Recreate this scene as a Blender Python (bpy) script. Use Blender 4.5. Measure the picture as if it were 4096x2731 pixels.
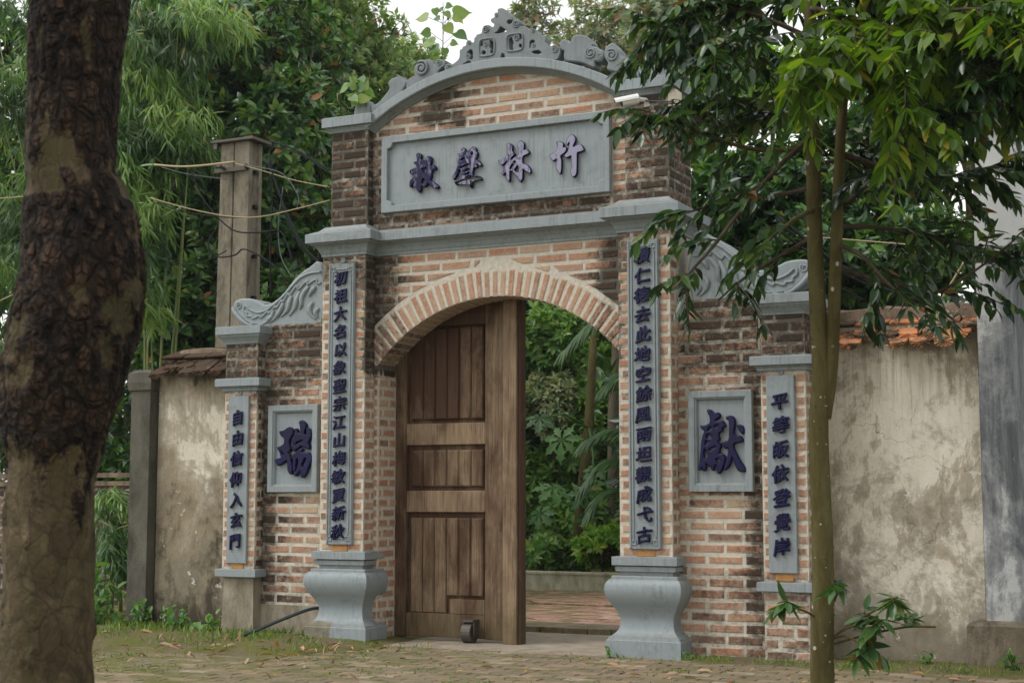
import bpy, math, random
import numpy as np
from mathutils import Vector, Matrix

# ------------------------------------------------------------------ scene, camera, sky, sun
for o in list(bpy.data.objects):
    bpy.data.objects.remove(o)
sc = bpy.context.scene
COL = sc.collection
R = math.radians

cam = bpy.data.cameras.new('camera')
cam.sensor_width = 36.0
cam.lens = 53.27
cam.clip_start = 0.05
cam.clip_end = 3000
cam.dof.use_dof = True
cam.dof.focus_distance = 11.6
cam.dof.aperture_fstop = 4.5
camo = bpy.data.objects.new('camera', cam)
COL.objects.link(camo)
camo.location = (5.46, -10.885, 1.17)
camo.rotation_euler = (R(90) + math.atan(361 / 3480.0), 0, R(26))
sc.camera = camo

SUN_EL, SUN_ROT = 54.0, 228.0     # soft veiled sun, high at the front left of the gate
world = bpy.data.worlds.new('World')
sc.world = world
world.use_nodes = True
wn = world.node_tree
bg = wn.nodes['Background']
sky = wn.nodes.new('ShaderNodeTexSky')
sky.sky_type = 'NISHITA'
sky.sun_disc = False
sky.sun_elevation = R(SUN_EL)
sky.sun_rotation = R(SUN_ROT)
sky.air_density = 3.0
sky.dust_density = 1.0
sky.ozone_density = 1.0
hs = wn.nodes.new('ShaderNodeHueSaturation')     # thin even cloud: the sky's blue is washed out
hs.inputs['Saturation'].default_value = 0.10
wn.links.new(sky.outputs[0], hs.inputs['Color'])
wn.links.new(hs.outputs[0], bg.inputs['Color'])
bg.inputs['Strength'].default_value = 0.15

sl = bpy.data.lights.new('sun', 'SUN')
sl.energy = 1.0
sl.angle = R(24)
sl.color = (1.0, 0.97, 0.92)
so = bpy.data.objects.new('sun', sl)
COL.objects.link(so)
so.location = (-9, -3, 14)
so.rotation_euler = (R(90 - SUN_EL), 0, R(180 - SUN_ROT))

vs = sc.view_settings
vs.view_transform = 'Standard'
vs.look = 'None'
vs.gamma = 1.0
vs.use_curve_mapping = False
vs.exposure = 0.68

# ------------------------------------------------------------------ helpers
def tag(o, label=None, cat=None, group=None, kind=None):
    if label: o['label'] = label
    if cat: o['category'] = cat
    if group: o['group'] = group
    if kind: o['kind'] = kind
    return o

def thing(name, label, cat, loc=(0, 0, 0), group=None):
    o = bpy.data.objects.new(name, None)
    o.empty_display_size = 0.2
    o.location = loc
    COL.objects.link(o)
    return tag(o, label, cat, group)

def adopt(o, parent):
    if parent is not None:
        o.parent = parent
        l = parent.location
        o.matrix_parent_inverse = Matrix.Translation((-l.x, -l.y, -l.z)) if parent.parent is None else Matrix.Identity(4)
    return o

def link(name, me, mat, parent=None, smooth=False):
    if mat is not None and not me.materials:
        me.materials.append(mat)
    if smooth:
        me.polygons.foreach_set('use_smooth', [True] * len(me.polygons))
    o = bpy.data.objects.new(name, me)
    COL.objects.link(o)
    return adopt(o, parent)

class MB:
    """collects verts, faces and a per-vertex colour into one mesh"""
    def __init__(s):
        s.v, s.f, s.c = [], [], []
    def add(s, vs_, fs, c=(0, 0, 0)):
        b = len(s.v)
        s.v += [tuple(p) for p in vs_]
        s.f += [tuple(i + b for i in f) for f in fs]
        if callable(c): s.c += [c(p) for p in vs_]
        elif len(c) == len(vs_) and not isinstance(c[0], (int, float)): s.c += list(c)
        else: s.c += [c] * len(vs_)
        return s
    def box(s, x0, x1, y0, y1, z0, z1, c=(0, 0, 0)):
        return s.add([(x0, y0, z0), (x1, y0, z0), (x1, y1, z0), (x0, y1, z0), (x0, y0, z1), (x1, y0, z1), (x1, y1, z1), (x0, y1, z1)],
                     [(0, 3, 2, 1), (4, 5, 6, 7), (0, 1, 5, 4), (1, 2, 6, 5), (2, 3, 7, 6), (3, 0, 4, 7)], c)
    def bbox(s, x0, x1, y0, y1, z0, z1, b=.004, c=(0, 0, 0)):
        """box with chamfered edges towards -Y (its front) and sides"""
        return s.rings([[(x0, y1, z0), (x1, y1, z0), (x1, y1, z1), (x0, y1, z1)],
                        [(x0, y0 + b, z0), (x1, y0 + b, z0), (x1, y0 + b, z1), (x0, y0 + b, z1)],
                        [(x0 + b, y0, z0 + b), (x1 - b, y0, z0 + b), (x1 - b, y0, z1 - b), (x0 + b, y0, z1 - b)]], c=c, cap0=True, cap1=True)
    def rings(s, rg, c=(0, 0, 0), cap0=True, cap1=True, closed=True):
        n = len(rg[0]); v = [p for r in rg for p in r]; f = []
        for i in range(len(rg) - 1):
            for j in range(n if closed else n - 1):
                k = (j + 1) % n
                f.append((i * n + j, i * n + k, (i + 1) * n + k, (i + 1) * n + j))
        if cap0: f.append(tuple(range(n - 1, -1, -1)))
        if cap1: f.append(tuple((len(rg) - 1) * n + j for j in range(n)))
        return s.add(v, f, c)
    def rect_lathe(s, x0, x1, y0, y1, prof, c=(0, 0, 0), back=0.0):
        """profile (overhang, z) run round a rectangle; 'back' scales the overhang at the rear"""
        rg = [[(x0 - o, y0 - o, z), (x1 + o, y0 - o, z), (x1 + o, y1 + o * back, z), (x0 - o, y1 + o * back, z)] for o, z in prof]
        return s.rings(rg, c)
    def tube(s, pts, r, n=8, c=(0, 0, 0), cap=True):
        pts = [Vector(p) for p in pts]
        if isinstance(r, (int, float)): r = [r] * len(pts)
        rg = []; up = None
        for i, p in enumerate(pts):
            t = (pts[min(i + 1, len(pts) - 1)] - pts[max(i - 1, 0)])
            if t.length < 1e-9: t = Vector((0, 0, 1))
            t.normalize()
            if up is None:
                up = Vector((0, 0, 1)) if abs(t.z) < .9 else Vector((1, 0, 0))
            a = t.cross(up)
            if a.length < 1e-6: a = t.orthogonal()
            a.normalize(); b = a.cross(t).normalized(); up = b
            rg.append([tuple(p + (a * math.cos(2 * math.pi * k / n) + b * math.sin(2 * math.pi * k / n)) * r[i]) for k in range(n)])
        return s.rings(rg, c, cap, cap)
    def lathe(s, org, axis, prof, n=16, c=(0, 0, 0)):
        """profile (radius, distance along axis)"""
        ax = Vector(axis).normalized(); a = ax.orthogonal().normalized(); b = ax.cross(a); org = Vector(org)
        rg = [[tuple(org + ax * d + (a * math.cos(2 * math.pi * k / n) + b * math.sin(2 * math.pi * k / n)) * r) for k in range(n)] for r, d in prof]
        return s.rings(rg, c)
    def mesh(s, name, attr=None):
        me = bpy.data.meshes.new(name)
        me.from_pydata(s.v, [], s.f)
        if attr:
            at = me.color_attributes.new(attr, 'FLOAT_COLOR', 'POINT')
            flat = np.ones((len(s.v), 4), np.float32); flat[:, :3] = np.array(s.c, np.float32)
            at.data.foreach_set('color', flat.ravel())
        me.update()
        return me
    def build(s, name, mat, parent=None, smooth=False, attr=None):
        return link(name, s.mesh(name, attr), mat, parent, smooth)

def catmull(pts, n=5, closed=False):
    P = [np.array(p, float) for p in pts]; out = []
    m = len(P); rng_ = range(m if closed else m - 1)
    for i in rng_:
        if closed: a, b, c, d = P[(i - 1) % m], P[i], P[(i + 1) % m], P[(i + 2) % m]
        else: a, b, c, d = P[max(i - 1, 0)], P[i], P[i + 1], P[min(i + 2, m - 1)]
        for k in range(n):
            t = k / n
            out.append(tuple(.5 * ((2 * b) + (c - a) * t + (2 * a - 5 * b + 4 * c - d) * t * t + (3 * b - a - 3 * c + d) * t ** 3)))
    if not closed: out.append(tuple(P[-1]))
    return out

def curve_mesh(loops, depth, bevel, y, res=1, smooth=3):
    """filled outline(s) in the X-Z plane -> mesh with thickness: front at y, body going back by depth"""
    cu = bpy.data.curves.new('tmp', 'CURVE')
    cu.dimensions = '2D'; cu.fill_mode = 'BOTH'
    cu.extrude = max(depth / 2 - bevel, .0005); cu.bevel_depth = bevel; cu.bevel_resolution = res; cu.offset = -bevel
    for lp in loops:
        pts = catmull(lp, smooth, True) if smooth > 1 else lp
        s = cu.splines.new('POLY'); s.points.add(len(pts) - 1); s.use_cyclic_u = True
        for p, q in zip(s.points, pts): p.co = (q[0], q[1], 0, 1)
    o = bpy.data.objects.new('tmp', cu); COL.objects.link(o)
    bpy.context.view_layer.update()
    me = bpy.data.meshes.new_from_object(o.evaluated_get(bpy.context.evaluated_depsgraph_get()))
    bpy.data.objects.remove(o); bpy.data.curves.remove(cu)
    co = np.empty(len(me.vertices) * 3, np.float32); me.vertices.foreach_get('co', co); co = co.reshape(-1, 3)
    co = np.stack([co[:, 0], y + depth / 2 - co[:, 2], co[:, 1]], 1)
    me.vertices.foreach_set('co', co.ravel().astype(np.float32)); me.update()
    me.materials.clear()
    return me

# ------------------------------------------------------------------ materials
class NT:
    def __init__(s, name):
        s.m = bpy.data.materials.new(name); s.m.use_nodes = True
        s.t = s.m.node_tree; s.b = s.t.nodes['Principled BSDF']; s.pos = None
    def new(s, t): return s.t.nodes.new(t)
    def put(s, sock, v):
        if hasattr(v, 'is_linked') or hasattr(v, 'links'): s.t.links.new(v, sock)
        else:
            if isinstance(v, tuple) and len(v) == 3 and sock.type == 'RGBA': v = (*v, 1)
            sock.default_value = v
    def P(s, scale=(1, 1, 1)):
        if s.pos is None: s.pos = s.new('ShaderNodeNewGeometry').outputs['Position']
        if scale == (1, 1, 1): return s.pos
        n = s.new('ShaderNodeVectorMath'); n.operation = 'MULTIPLY'
        s.put(n.inputs[0], s.pos); n.inputs[1].default_value = scale
        return n.outputs[0]
    def objP(s, scale=(1, 1, 1)):
        tc = s.new('ShaderNodeTexCoord'); n = s.new('ShaderNodeVectorMath'); n.operation = 'MULTIPLY'
        s.put(n.inputs[0], tc.outputs['Object']); n.inputs[1].default_value = scale
        return n.outputs[0]
    def noise(s, scale, detail=4, rough=.6, vec=None, dist=0):
        n = s.new('ShaderNodeTexNoise'); s.put(n.inputs['Vector'], vec if vec is not None else s.P())
        n.inputs['Scale'].default_value = scale; n.inputs['Detail'].default_value = detail
        n.inputs['Roughness'].default_value = rough; n.inputs['Distortion'].default_value = dist
        return n.outputs['Fac']
    def voro(s, scale, vec=None, feature='F1'):
        n = s.new('ShaderNodeTexVoronoi'); n.feature = feature
        s.put(n.inputs['Vector'], vec if vec is not None else s.P()); n.inputs['Scale'].default_value = scale
        return n.outputs['Distance']
    def warp(s, vec, amt, scale):
        n = s.new('ShaderNodeTexNoise'); s.put(n.inputs['Vector'], vec); n.inputs['Scale'].default_value = scale; n.inputs['Detail'].default_value = 4
        a = s.new('ShaderNodeVectorMath'); a.operation = 'SUBTRACT'; s.put(a.inputs[0], n.outputs['Color']); a.inputs[1].default_value = (.5, .5, .5)
        b = s.new('ShaderNodeVectorMath'); b.operation = 'SCALE'; s.put(b.inputs[0], a.outputs[0]); b.inputs['Scale'].default_value = amt
        c = s.new('ShaderNodeVectorMath'); c.operation = 'ADD'; s.put(c.inputs[0], vec); s.put(c.inputs[1], b.outputs[0])
        return c.outputs[0]
    def ramp(s, fac, stops, ease=False):
        n = s.new('ShaderNodeValToRGB'); e = n.color_ramp.elements
        if ease: n.color_ramp.interpolation = 'EASE'
        while len(e) < len(stops): e.new(.5)
        for el, (p, c) in zip(e, stops):
            el.position = p; el.color = (c, c, c, 1) if isinstance(c, (int, float)) else (*c, 1)
        s.put(n.inputs[0], fac); return n.outputs[0]
    def mix(s, fac, a, b, mode='MIX'):
        n = s.new('ShaderNodeMix'); n.data_type = 'RGBA'; n.blend_type = mode
        s.put(n.inputs[0], fac); s.put(n.inputs[6], a); s.put(n.inputs[7], b); return n.outputs[2]
    def math(s, op, a, b=0.0, clamp=False):
        n = s.new('ShaderNodeMath'); n.operation = op; n.use_clamp = clamp
        s.put(n.inputs[0], a); s.put(n.inputs[1], b); return n.outputs[0]
    def sep(s, v):
        n = s.new('ShaderNodeSeparateXYZ'); s.put(n.inputs[0], v); return n.outputs
    def attr(s, name):
        n = s.new('ShaderNodeAttribute'); n.attribute_name = name; return n.outputs['Color']
    def bump(s, h, strength=.3, dist=.01):
        n = s.new('ShaderNodeBump'); n.inputs['Strength'].default_value = strength; n.inputs['Distance'].default_value = dist
        s.put(n.inputs['Height'], h); s.t.links.new(n.outputs[0], s.b.inputs['Normal'])
    def out(s, col, rough=.8, spec=.3):
        s.put(s.b.inputs['Base Color'], col); s.put(s.b.inputs['Roughness'], rough)
        s.b.inputs['Specular IOR Level'].default_value = spec
        return s.m

def m_brick():
    n = NT('old_brick'); a = n.sep(n.attr('bk'))            # x tone, y soot, z edge
    base = n.ramp(a[0], [(0, (.075, .045, .034)), (.18, (.19, .105, .07)), (.42, (.34, .19, .125)), (.62, (.32, .13, .072)), (.82, (.40, .24, .15)), (1, (.42, .31, .205))])
    f1 = n.noise(38, 5, .7); base = n.mix(n.ramp(f1, [(.3, 0), (.75, .55)]), base, (.55, .36, .26))
    f2 = n.noise(90, 3, .6); base = n.mix(n.ramp(f2, [(.45, 0), (.8, .5)]), base, (.2, .09, .055))
    f3 = n.noise(9, 4, .6)
    lime = n.math('ADD', n.math('MULTIPLY', a[2], .55), n.math('MULTIPLY', n.noise(42, 5, .75), .7))
    lime = n.ramp(n.math('ADD', lime, n.math('MULTIPLY', f3, .5)), [(.58, 0), (.88, .85)])
    base = n.mix(lime, base, (.46, .395, .315))
    soot = n.math('ADD', a[1], n.math('MULTIPLY', n.math('SUBTRACT', n.noise(17, 6, .75), .5), 1.5))
    soot = n.ramp(soot, [(.34, 0), (.8, .92)])
    base = n.mix(soot, base, (.026, .022, .017))
    n.bump(n.math('ADD', f1, n.math('MULTIPLY', f2, .6)), .5, .006)
    return n.out(base, .92, .15)

def m_mortar():
    n = NT('lime_mortar'); a = n.sep(n.attr('bk'))
    f1 = n.noise(25, 5, .7)
    base = n.ramp(f1, [(.3, (.42, .375, .305)), (.6, (.57, .525, .45)), (.85, (.66, .63, .56))])
    soot = n.math('ADD', a[1], n.math('MULTIPLY', n.math('SUBTRACT', n.noise(11, 6, .75), .5), 1.7))
    base = n.mix(n.ramp(soot, [(.34, 0), (.82, .88)]), base, (.05, .044, .033))
    n.bump(f1, .6, .008)
    return n.out(base, .95, .1)

def m_paint(name='grey_paint', col=(.225, .258, .271), algae=0.0, bare=False):
    n = NT(name)
    f1 = n.noise(3.2, 6, .65); f2 = n.noise(60, 4, .7)
    base = n.mix(n.ramp(f1, [(.3, 0), (.8, .75)]), col, tuple(c * 1.22 for c in col))
    st = n.noise(1, 5, .7, n.P((46, 46, 2.2)))                       # rain streaks
    base = n.mix(n.math('MULTIPLY', n.ramp(st, [(.48, 0), (.75, .8)]), n.ramp(n.noise(3.1, 4, .65), [(.42, .12), (.62, 1)])), base, (.075, .08, .075))
    dirt = n.noise(6.5, 7, .78)
    base = n.mix(n.ramp(dirt, [(.52, 0), (.72, .6)]), base, (.11, .112, .10))
    base = n.mix(n.ramp(n.noise(130, 3, .7), [(.62, 0), (.72, .55)]), base, (.34, .33, .30))
    base = n.mix(n.ramp(n.noise(85, 4, .75), [(.64, 0), (.72, .6)]), base, (.07, .07, .062))
    nz = n.sep(n.new('ShaderNodeNewGeometry').outputs['Normal'])[2]   # dirt settles on upward faces
    base = n.mix(n.math('MULTIPLY', n.ramp(nz, [(.6, 0), (.95, 1)]), n.ramp(n.noise(14, 5, .7), [(.3, .15), (.7, .9)])), base, (.16, .145, .115))
    if bare:      # the painter never reached the left half of this foot: bare cement shows
        xx, _, zz = n.sep(n.P())
        k = n.math('MULTIPLY', n.ramp(n.math('ADD', xx, n.math('MULTIPLY', n.noise(9), .05)), [(0, 1), (.001, 0)]), 1)
        k = n.math('LESS_THAN', n.math('ADD', xx, n.math('MULTIPLY', n.noise(9), .06)), -1.365)
        k = n.math('MULTIPLY', k, n.math('LESS_THAN', n.math('ADD', zz, n.math('MULTIPLY', n.noise(7, 5, .7), .10)), .215))
        base = n.mix(k, base, n.ramp(n.noise(12, 6, .7), [(.3, (.10, .09, .06)), (.7, (.22, .195, .145))]))
    if algae:
        base = n.mix(n.math('MULTIPLY', n.ramp(n.noise(9, 5, .7), [(.42, 0), (.7, 1)]), algae), base, (.17, .18, .07))
    n.bump(n.math('ADD', f2, n.math('MULTIPLY', dirt, .6)), .25, .006)
    return n.out(base, .62, .35)

def m_stucco(name='lime_plaster', dark=0.0):
    n = NT(name); z = n.sep(n.P())[2]
    f1 = n.noise(1.3, 8, .66, n.P((1, 1, .8)), .6); f2 = n.noise(5.5, 7, .74, n.P((1.4, 1.4, .45)), .3); f3 = n.noise(45, 4, .7); f4 = n.noise(2.7, 8, .7, n.P((1, 1, 1)), 1.0)
    base = n.ramp(f2, [(.25, (.47, .43, .345)), (.5, (.61, .565, .465)), (.75, (.69, .66, .57))])
    zz = n.math('DIVIDE', z, 2.45, True)
    damp = n.ramp(zz, [(0, .30), (.16, .17), (.40, .08), (.66, -.06), (.86, .0), (1, .22)])
    st = n.math('ADD', n.math('ADD', n.math('MULTIPLY', f1, 1.0), damp), dark)
    st2 = n.math('ADD', st, n.math('MULTIPLY', n.math('SUBTRACT', f2, .5), .5))
    base = n.mix(n.ramp(st2, [(.49, 0), (.53, .5), (.66, .85)]), base, (.185, .142, .083))
    gm = n.math('ADD', n.math('ADD', n.math('MULTIPLY', f4, .9), n.math('MULTIPLY', damp, .8)), n.math('MULTIPLY', n.math('SUBTRACT', n.noise(16, 6, .78), .5), .55))
    base = n.mix(n.ramp(gm, [(.47, 0), (.64, .6)]), base, (.16, .145, .115))
    base = n.mix(n.ramp(n.math('ADD', st2, n.math('MULTIPLY', n.noise(13, 6, .75), .25)), [(.82, 0), (.95, .88)]), base, (.045, .038, .024))
    dr = n.math('MULTIPLY', n.ramp(n.noise(1, 5, .7, n.P((30, 30, 1.1))), [(.5, 0), (.68, .75)]), n.ramp(zz, [(.62, 0), (.93, 1)]))      # runs from the coping
    base = n.mix(dr, base, (.13, .105, .07))
    cr = n.voro(1.5, n.warp(n.P((1, 1, 1)), .5, 2.5), 'DISTANCE_TO_EDGE')
    ck = n.math('MULTIPLY', n.ramp(cr, [(.0, .5), (.004, 0)]), n.ramp(n.noise(1.1, 3), [(.47, 0), (.55, 1)]))
    base = n.mix(ck, base, (.06, .05, .035))
    base = n.mix(n.ramp(n.noise(7, 6, .7), [(.63, 0), (.66, .7)]), base, (.66, .64, .58))                        # flaked patches
    n.bump(n.math('SUBTRACT', n.math('ADD', n.math('MULTIPLY', f3, .5), n.math('ADD', f2, f1)), n.math('MULTIPLY', ck, .8)), .5, .018)
    return n.out(base, .95, .1)

def m_render():
    """bare cement render of the house at the right: pale above, dark damp patch below"""
    n = NT('cement_render'); z = n.sep(n.P())[2]; x = n.sep(n.P())[0]
    f1 = n.noise(.9, 6, .65, dist=.6); f2 = n.noise(3, 6, .7, n.P((2.2, 2.2, .5)), .3); f3 = n.noise(50, 3, .6)
    base = n.ramp(f2, [(.3, (.36, .37, .37)), (.7, (.50, .50, .49))])
    big = n.noise(1.9, 8, .7, n.P((1, 1, .8)), .35)
    dk = n.math('ADD', big, n.math('MINIMUM', n.math('MULTIPLY', n.math('SUBTRACT', 3.0, z), .9), .14))
    dk = n.math('ADD', dk, n.math('MINIMUM', n.math('MULTIPLY', n.math('SUBTRACT', x, 3.95), .5), .06))
    dk = n.math('ADD', dk, n.math('MULTIPLY', n.math('SUBTRACT', f2, .5), .35))
    base = n.mix(n.ramp(dk, [(.47, 0), (.53, .6), (.64, .97)]), base, n.ramp(n.noise(1, 5, .7, n.P((26, 26, 1.6))), [(.3, (.045, .05, .056)), (.5, (.085, .092, .10)), (.75, (.19, .2, .205))]))
    n.bump(n.math('ADD', f3, f2), .3, .01)
    return n.out(base, .85, .2)

def m_concrete(name, c0, c1, stain=(.09, .075, .045), amt=.8, bump=.5):
    n = NT(name); f1 = n.noise(4, 7, .7, n.P((1.5, 1.5, .6))); f2 = n.noise(45, 4, .7)
    base = n.mix(n.ramp(f1, [(.3, 0), (.7, 1)]), c0, c1)
    base = n.mix(n.ramp(n.noise(2.4, 6, .75, n.P((2, 2, .7)), .4), [(.48, 0), (.7, amt)]), base, stain)
    n.bump(n.math('ADD', f2, f1), bump, .012)
    return n.out(base, .93, .12)

def m_wood():
    n = NT('weathered_wood'); oc = n.new('ShaderNodeObjectInfo').outputs; t = n.sep(oc['Color'])
    g = n.noise(1, 6, .65, n.P((34, 34, 1.6)), .8); g2 = n.noise(1, 4, .6, n.P((110, 110, 3)))
    w = n.noise(2.6, 5, .65, n.P((2, 2, .8)), .5)
    dark = n.mix(g, (.036, .018, .011), (.105, .056, .032)); grey = n.mix(g, (.14, .090, .053), (.39, .285, .185))
    wf = n.math('ADD', n.math('MULTIPLY', n.math('SUBTRACT', w, .5), 1.6), t[0])
    base = n.mix(n.ramp(wf, [(.2, 0), (.85, 1)]), dark, grey)
    base = n.mix(n.ramp(g2, [(.48, 0), (.72, .65)]), base, (.025, .016, .010))
    z = n.sep(n.P())[2]
    al = n.math('ADD', n.math('MULTIPLY', n.noise(5, 5, .7), 1.0), n.math('MULTIPLY', z, -.9))
    base = n.mix(n.ramp(al, [(.12, 0), (.6, .6)]), base, (.072, .062, .025))
    n.bump(n.math('ADD', g, n.math('MULTIPLY', g2, .6)), .45, .006)
    return n.out(base, .8, .2)

def m_enamel(name, fade):
    n = NT(name); f = n.noise(16, 6, .72, n.P((1.6, 1, .8)), .6); f2 = n.noise(5, 3, .6)
    base = n.ramp(f2, [(.3, (.003, .003, .026)), (.7, (.006, .005, .052))])
    x = n.sep(n.P())[0]
    ff = n.math('ADD', n.math('MULTIPLY', n.math('SUBTRACT', f, .5), 1.7), n.math('ADD', fade, n.math('MULTIPLY', x, .30 if fade > .4 else 0)))
    ny = n.sep(n.new('ShaderNodeNewGeometry').outputs['Normal'])[1]
    ff = n.math('MULTIPLY', n.ramp(ff, [(.35, 0), (.62, .95)]), n.ramp(n.math('MULTIPLY', ny, -1), [(.9, 0), (.99, 1)]))
    base = n.mix(ff, base, (.29, .275, .375))
    n.put(n.b.inputs['Coat Weight'], .1 if fade > .4 else .12); n.b.inputs['Coat Roughness'].default_value = .12
    n.bump(f, .12, .004)
    return n.out(base, .42, .15)

def m_tile():
    n = NT('clay_tile'); oc = n.new('ShaderNodeObjectInfo').outputs
    base = n.ramp(oc['Random'], [(0, (.36, .12, .045)), (.5, (.46, .17, .065)), (1, (.40, .20, .10))])
    base = n.mix(n.ramp(n.noise(30, 5, .7), [(.4, 0), (.8, .6)]), base, (.50, .30, .19))
    li = n.math('ADD', n.noise(8, 6, .75), n.math('MULTIPLY', n.math('SUBTRACT', n.sep(oc['Color'])[0], .5), .5))
    base = n.mix(n.ramp(li, [(.46, 0), (.6, .93)]), base, (.028, .024, .017))
    base = n.mix(n.ramp(n.noise(21, 5, .7), [(.62, 0), (.72, .7)]), base, (.30, .28, .22))
    n.bump(n.noise(60, 4, .7), .5, .006)
    return n.out(base, .9, .15)

def m_bark(name, cols, scale=(6, 6, 1.4), bump=1.0, lichen=.0, dist=.03):
    n = NT(name); v = n.P(scale)
    f1 = n.noise(1, 8, .72, v, 1.2); f2 = n.noise(7, 5, .7, v); f3 = n.noise(1.3, 4, .6)
    base = n.ramp(f1, [(.30, cols[0]), (.47, cols[1]), (.60, cols[2]), (.75, cols[3])])
    base = n.mix(n.ramp(f2, [(.5, 0), (.8, .6)]), base, cols[0])
    base = n.mix(n.ramp(f3, [(.45, 0), (.65, .55)]), base, cols[1])
    if lichen:
        base = n.mix(n.math('MULTIPLY', n.ramp(n.voro(11, n.P((1, 1, .8))), [(.10, 1), (.16, 0)]), n.ramp(n.noise(4.3, 3), [(.5, 0), (.56, 1)])), base, (.42, .42, .36))
    n.bump(n.math('ADD', f1, n.math('MULTIPLY', f2, .35)), bump, dist)
    return n.out(base, .9, .15)

def m_leaf(name, cols, gloss=.38, trans=.35, dead=None, use_obj=False):
    n = NT(name)
    if use_obj: t = n.new('ShaderNodeObjectInfo').outputs['Random']
    else: t = n.sep(n.attr('tint'))[0]
    k = len(cols)
    base = n.ramp(t, [(i / max(k - 1, 1), c) for i, c in enumerate(cols)])
    n.put(n.b.inputs['Base Color'], base); n.b.inputs['Roughness'].default_value = gloss
    n.b.inputs['Specular IOR Level'].default_value = .5
    tr = n.new('ShaderNodeBsdfTranslucent')
    n.put(tr.inputs['Color'], n.mix(1.0, base, (1.5, 1.6, .55), 'MULTIPLY'))
    mx = n.new('ShaderNodeMixShader'); mx.inputs[0].default_value = trans
    n.t.links.new(n.b.outputs[0], mx.inputs[1]); n.t.links.new(tr.outputs[0], mx.inputs[2])
    n.t.links.new(mx.outputs[0], n.t.nodes['Material Output'].inputs['Surface'])
    return n.m

def m_plain(name, col, rough=.6, spec=.4, var=.25, metallic=0):
    n = NT(name); f = n.noise(22, 4, .6)
    n.b.inputs['Metallic'].default_value = metallic
    return n.out(n.mix(n.math('MULTIPLY', f, var), col, tuple(c * .45 for c in col)), rough, spec)

BRICK, MORTAR = m_brick(), m_mortar()
PAINT = m_paint(); PAINT_OLD = m_paint('weathered_grey_paint', (.165, .188, .195)); PAINT_PATCH = m_paint('grey_paint_worn_off_at_the_foot', bare=True); PAINT_ALGAE = m_paint('grey_paint_with_algae', algae=.8)
STUCCO, RENDER = m_stucco('lime_plaster', -.125), m_render(); STUCCO_L = m_stucco('damp_lime_plaster', .065)
WOOD = m_wood()
BLUE, BLUE_FADED = m_enamel('blue_enamel', -.3), m_enamel('faded_blue_enamel', .52)
TILE = m_tile()
CEMENT = m_concrete('old_cement', (.22, .19, .14), (.36, .32, .25))
POLEC = m_concrete('pole_concrete', (.13, .115, .085), (.27, .24, .185), (.035, .033, .024), .9)
BLACK = m_plain('black_rubber', (.010, .011, .013), .6, .15)
WHITE = m_plain('white_plastic', (.72, .71, .67), .4, .4, .3)
STEEL = m_plain('rusty_steel', (.10, .085, .07), .6, .5, .7, .4)

# ------------------------------------------------------------------ brickwork
rb = random.Random(11)
CH = 0.0835                                     # course height

def nz2(x, z, s=0):
    return .5 + .25 * (math.sin(x * 3.1 + z * 2.3 + s) + math.sin(x * 7.3 - z * 5.1 + 1.7 * s) * .6 + math.sin(z * 11.7 + x * 1.3 + s) * .4)

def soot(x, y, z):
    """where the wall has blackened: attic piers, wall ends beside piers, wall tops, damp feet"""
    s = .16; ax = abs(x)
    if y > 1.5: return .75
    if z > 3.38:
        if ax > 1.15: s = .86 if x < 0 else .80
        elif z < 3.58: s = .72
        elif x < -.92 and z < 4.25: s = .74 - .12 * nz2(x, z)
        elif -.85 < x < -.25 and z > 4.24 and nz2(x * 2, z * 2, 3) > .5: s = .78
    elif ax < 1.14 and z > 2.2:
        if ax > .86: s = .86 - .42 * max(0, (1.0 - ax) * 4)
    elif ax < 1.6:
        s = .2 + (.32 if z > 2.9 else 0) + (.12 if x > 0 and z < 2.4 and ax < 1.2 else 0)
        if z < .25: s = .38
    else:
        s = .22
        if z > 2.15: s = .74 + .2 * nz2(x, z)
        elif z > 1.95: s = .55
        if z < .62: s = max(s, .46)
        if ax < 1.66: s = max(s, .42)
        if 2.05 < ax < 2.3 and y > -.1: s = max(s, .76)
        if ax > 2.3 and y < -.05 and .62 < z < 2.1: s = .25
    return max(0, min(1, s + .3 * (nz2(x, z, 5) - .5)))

def front(y0): return lambda a, z, d: (a, y0 - d, z)
def right(x0): return lambda a, z, d: (x0 + d, a, z)

def brick_geo(mp, q, tone, mb, proud=.006):
    """q: four corners (a, z): bottom-left, bottom-right, top-right, top-left"""
    ca = sum(p[0] for p in q) / 4; cz = sum(p[1] for p in q) / 4
    def ring(e, d, jit):
        r = []
        for a, z in q:
            da, dz = ca - a, cz - z
            a2 = a + (e if da > 0 else -e) * (1 if abs(da) > e * 1.3 else .4) + rb.uniform(-jit, jit)
            z2 = z + (e if dz > 0 else -e) * (1 if abs(dz) > e * 1.3 else .4) + rb.uniform(-jit, jit)
            r.append((a2, z2, d + rb.uniform(-jit, jit) * .4))
        return r
    rg = [ring(-.002, -.006, .0), ring(.004, proud * .6, .003), ring(.012, proud, .004)]
    w = [mp(*p) for r in rg for p in r]
    jt = rb.uniform(-.14, .14)
    cols = [(tone, soot(*p) + jt, (1, .75, 0)[i // 4]) for i, p in enumerate(w)]
    f = []
    for i in range(2):
        for j in range(4):
            k = (j + 1) % 4; f.append((i * 4 + j, i * 4 + k, i * 4 + 4 + k, i * 4 + 4 + j))
    f.append((8, 9, 10, 11))
    mb.add(w, f, cols)

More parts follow.
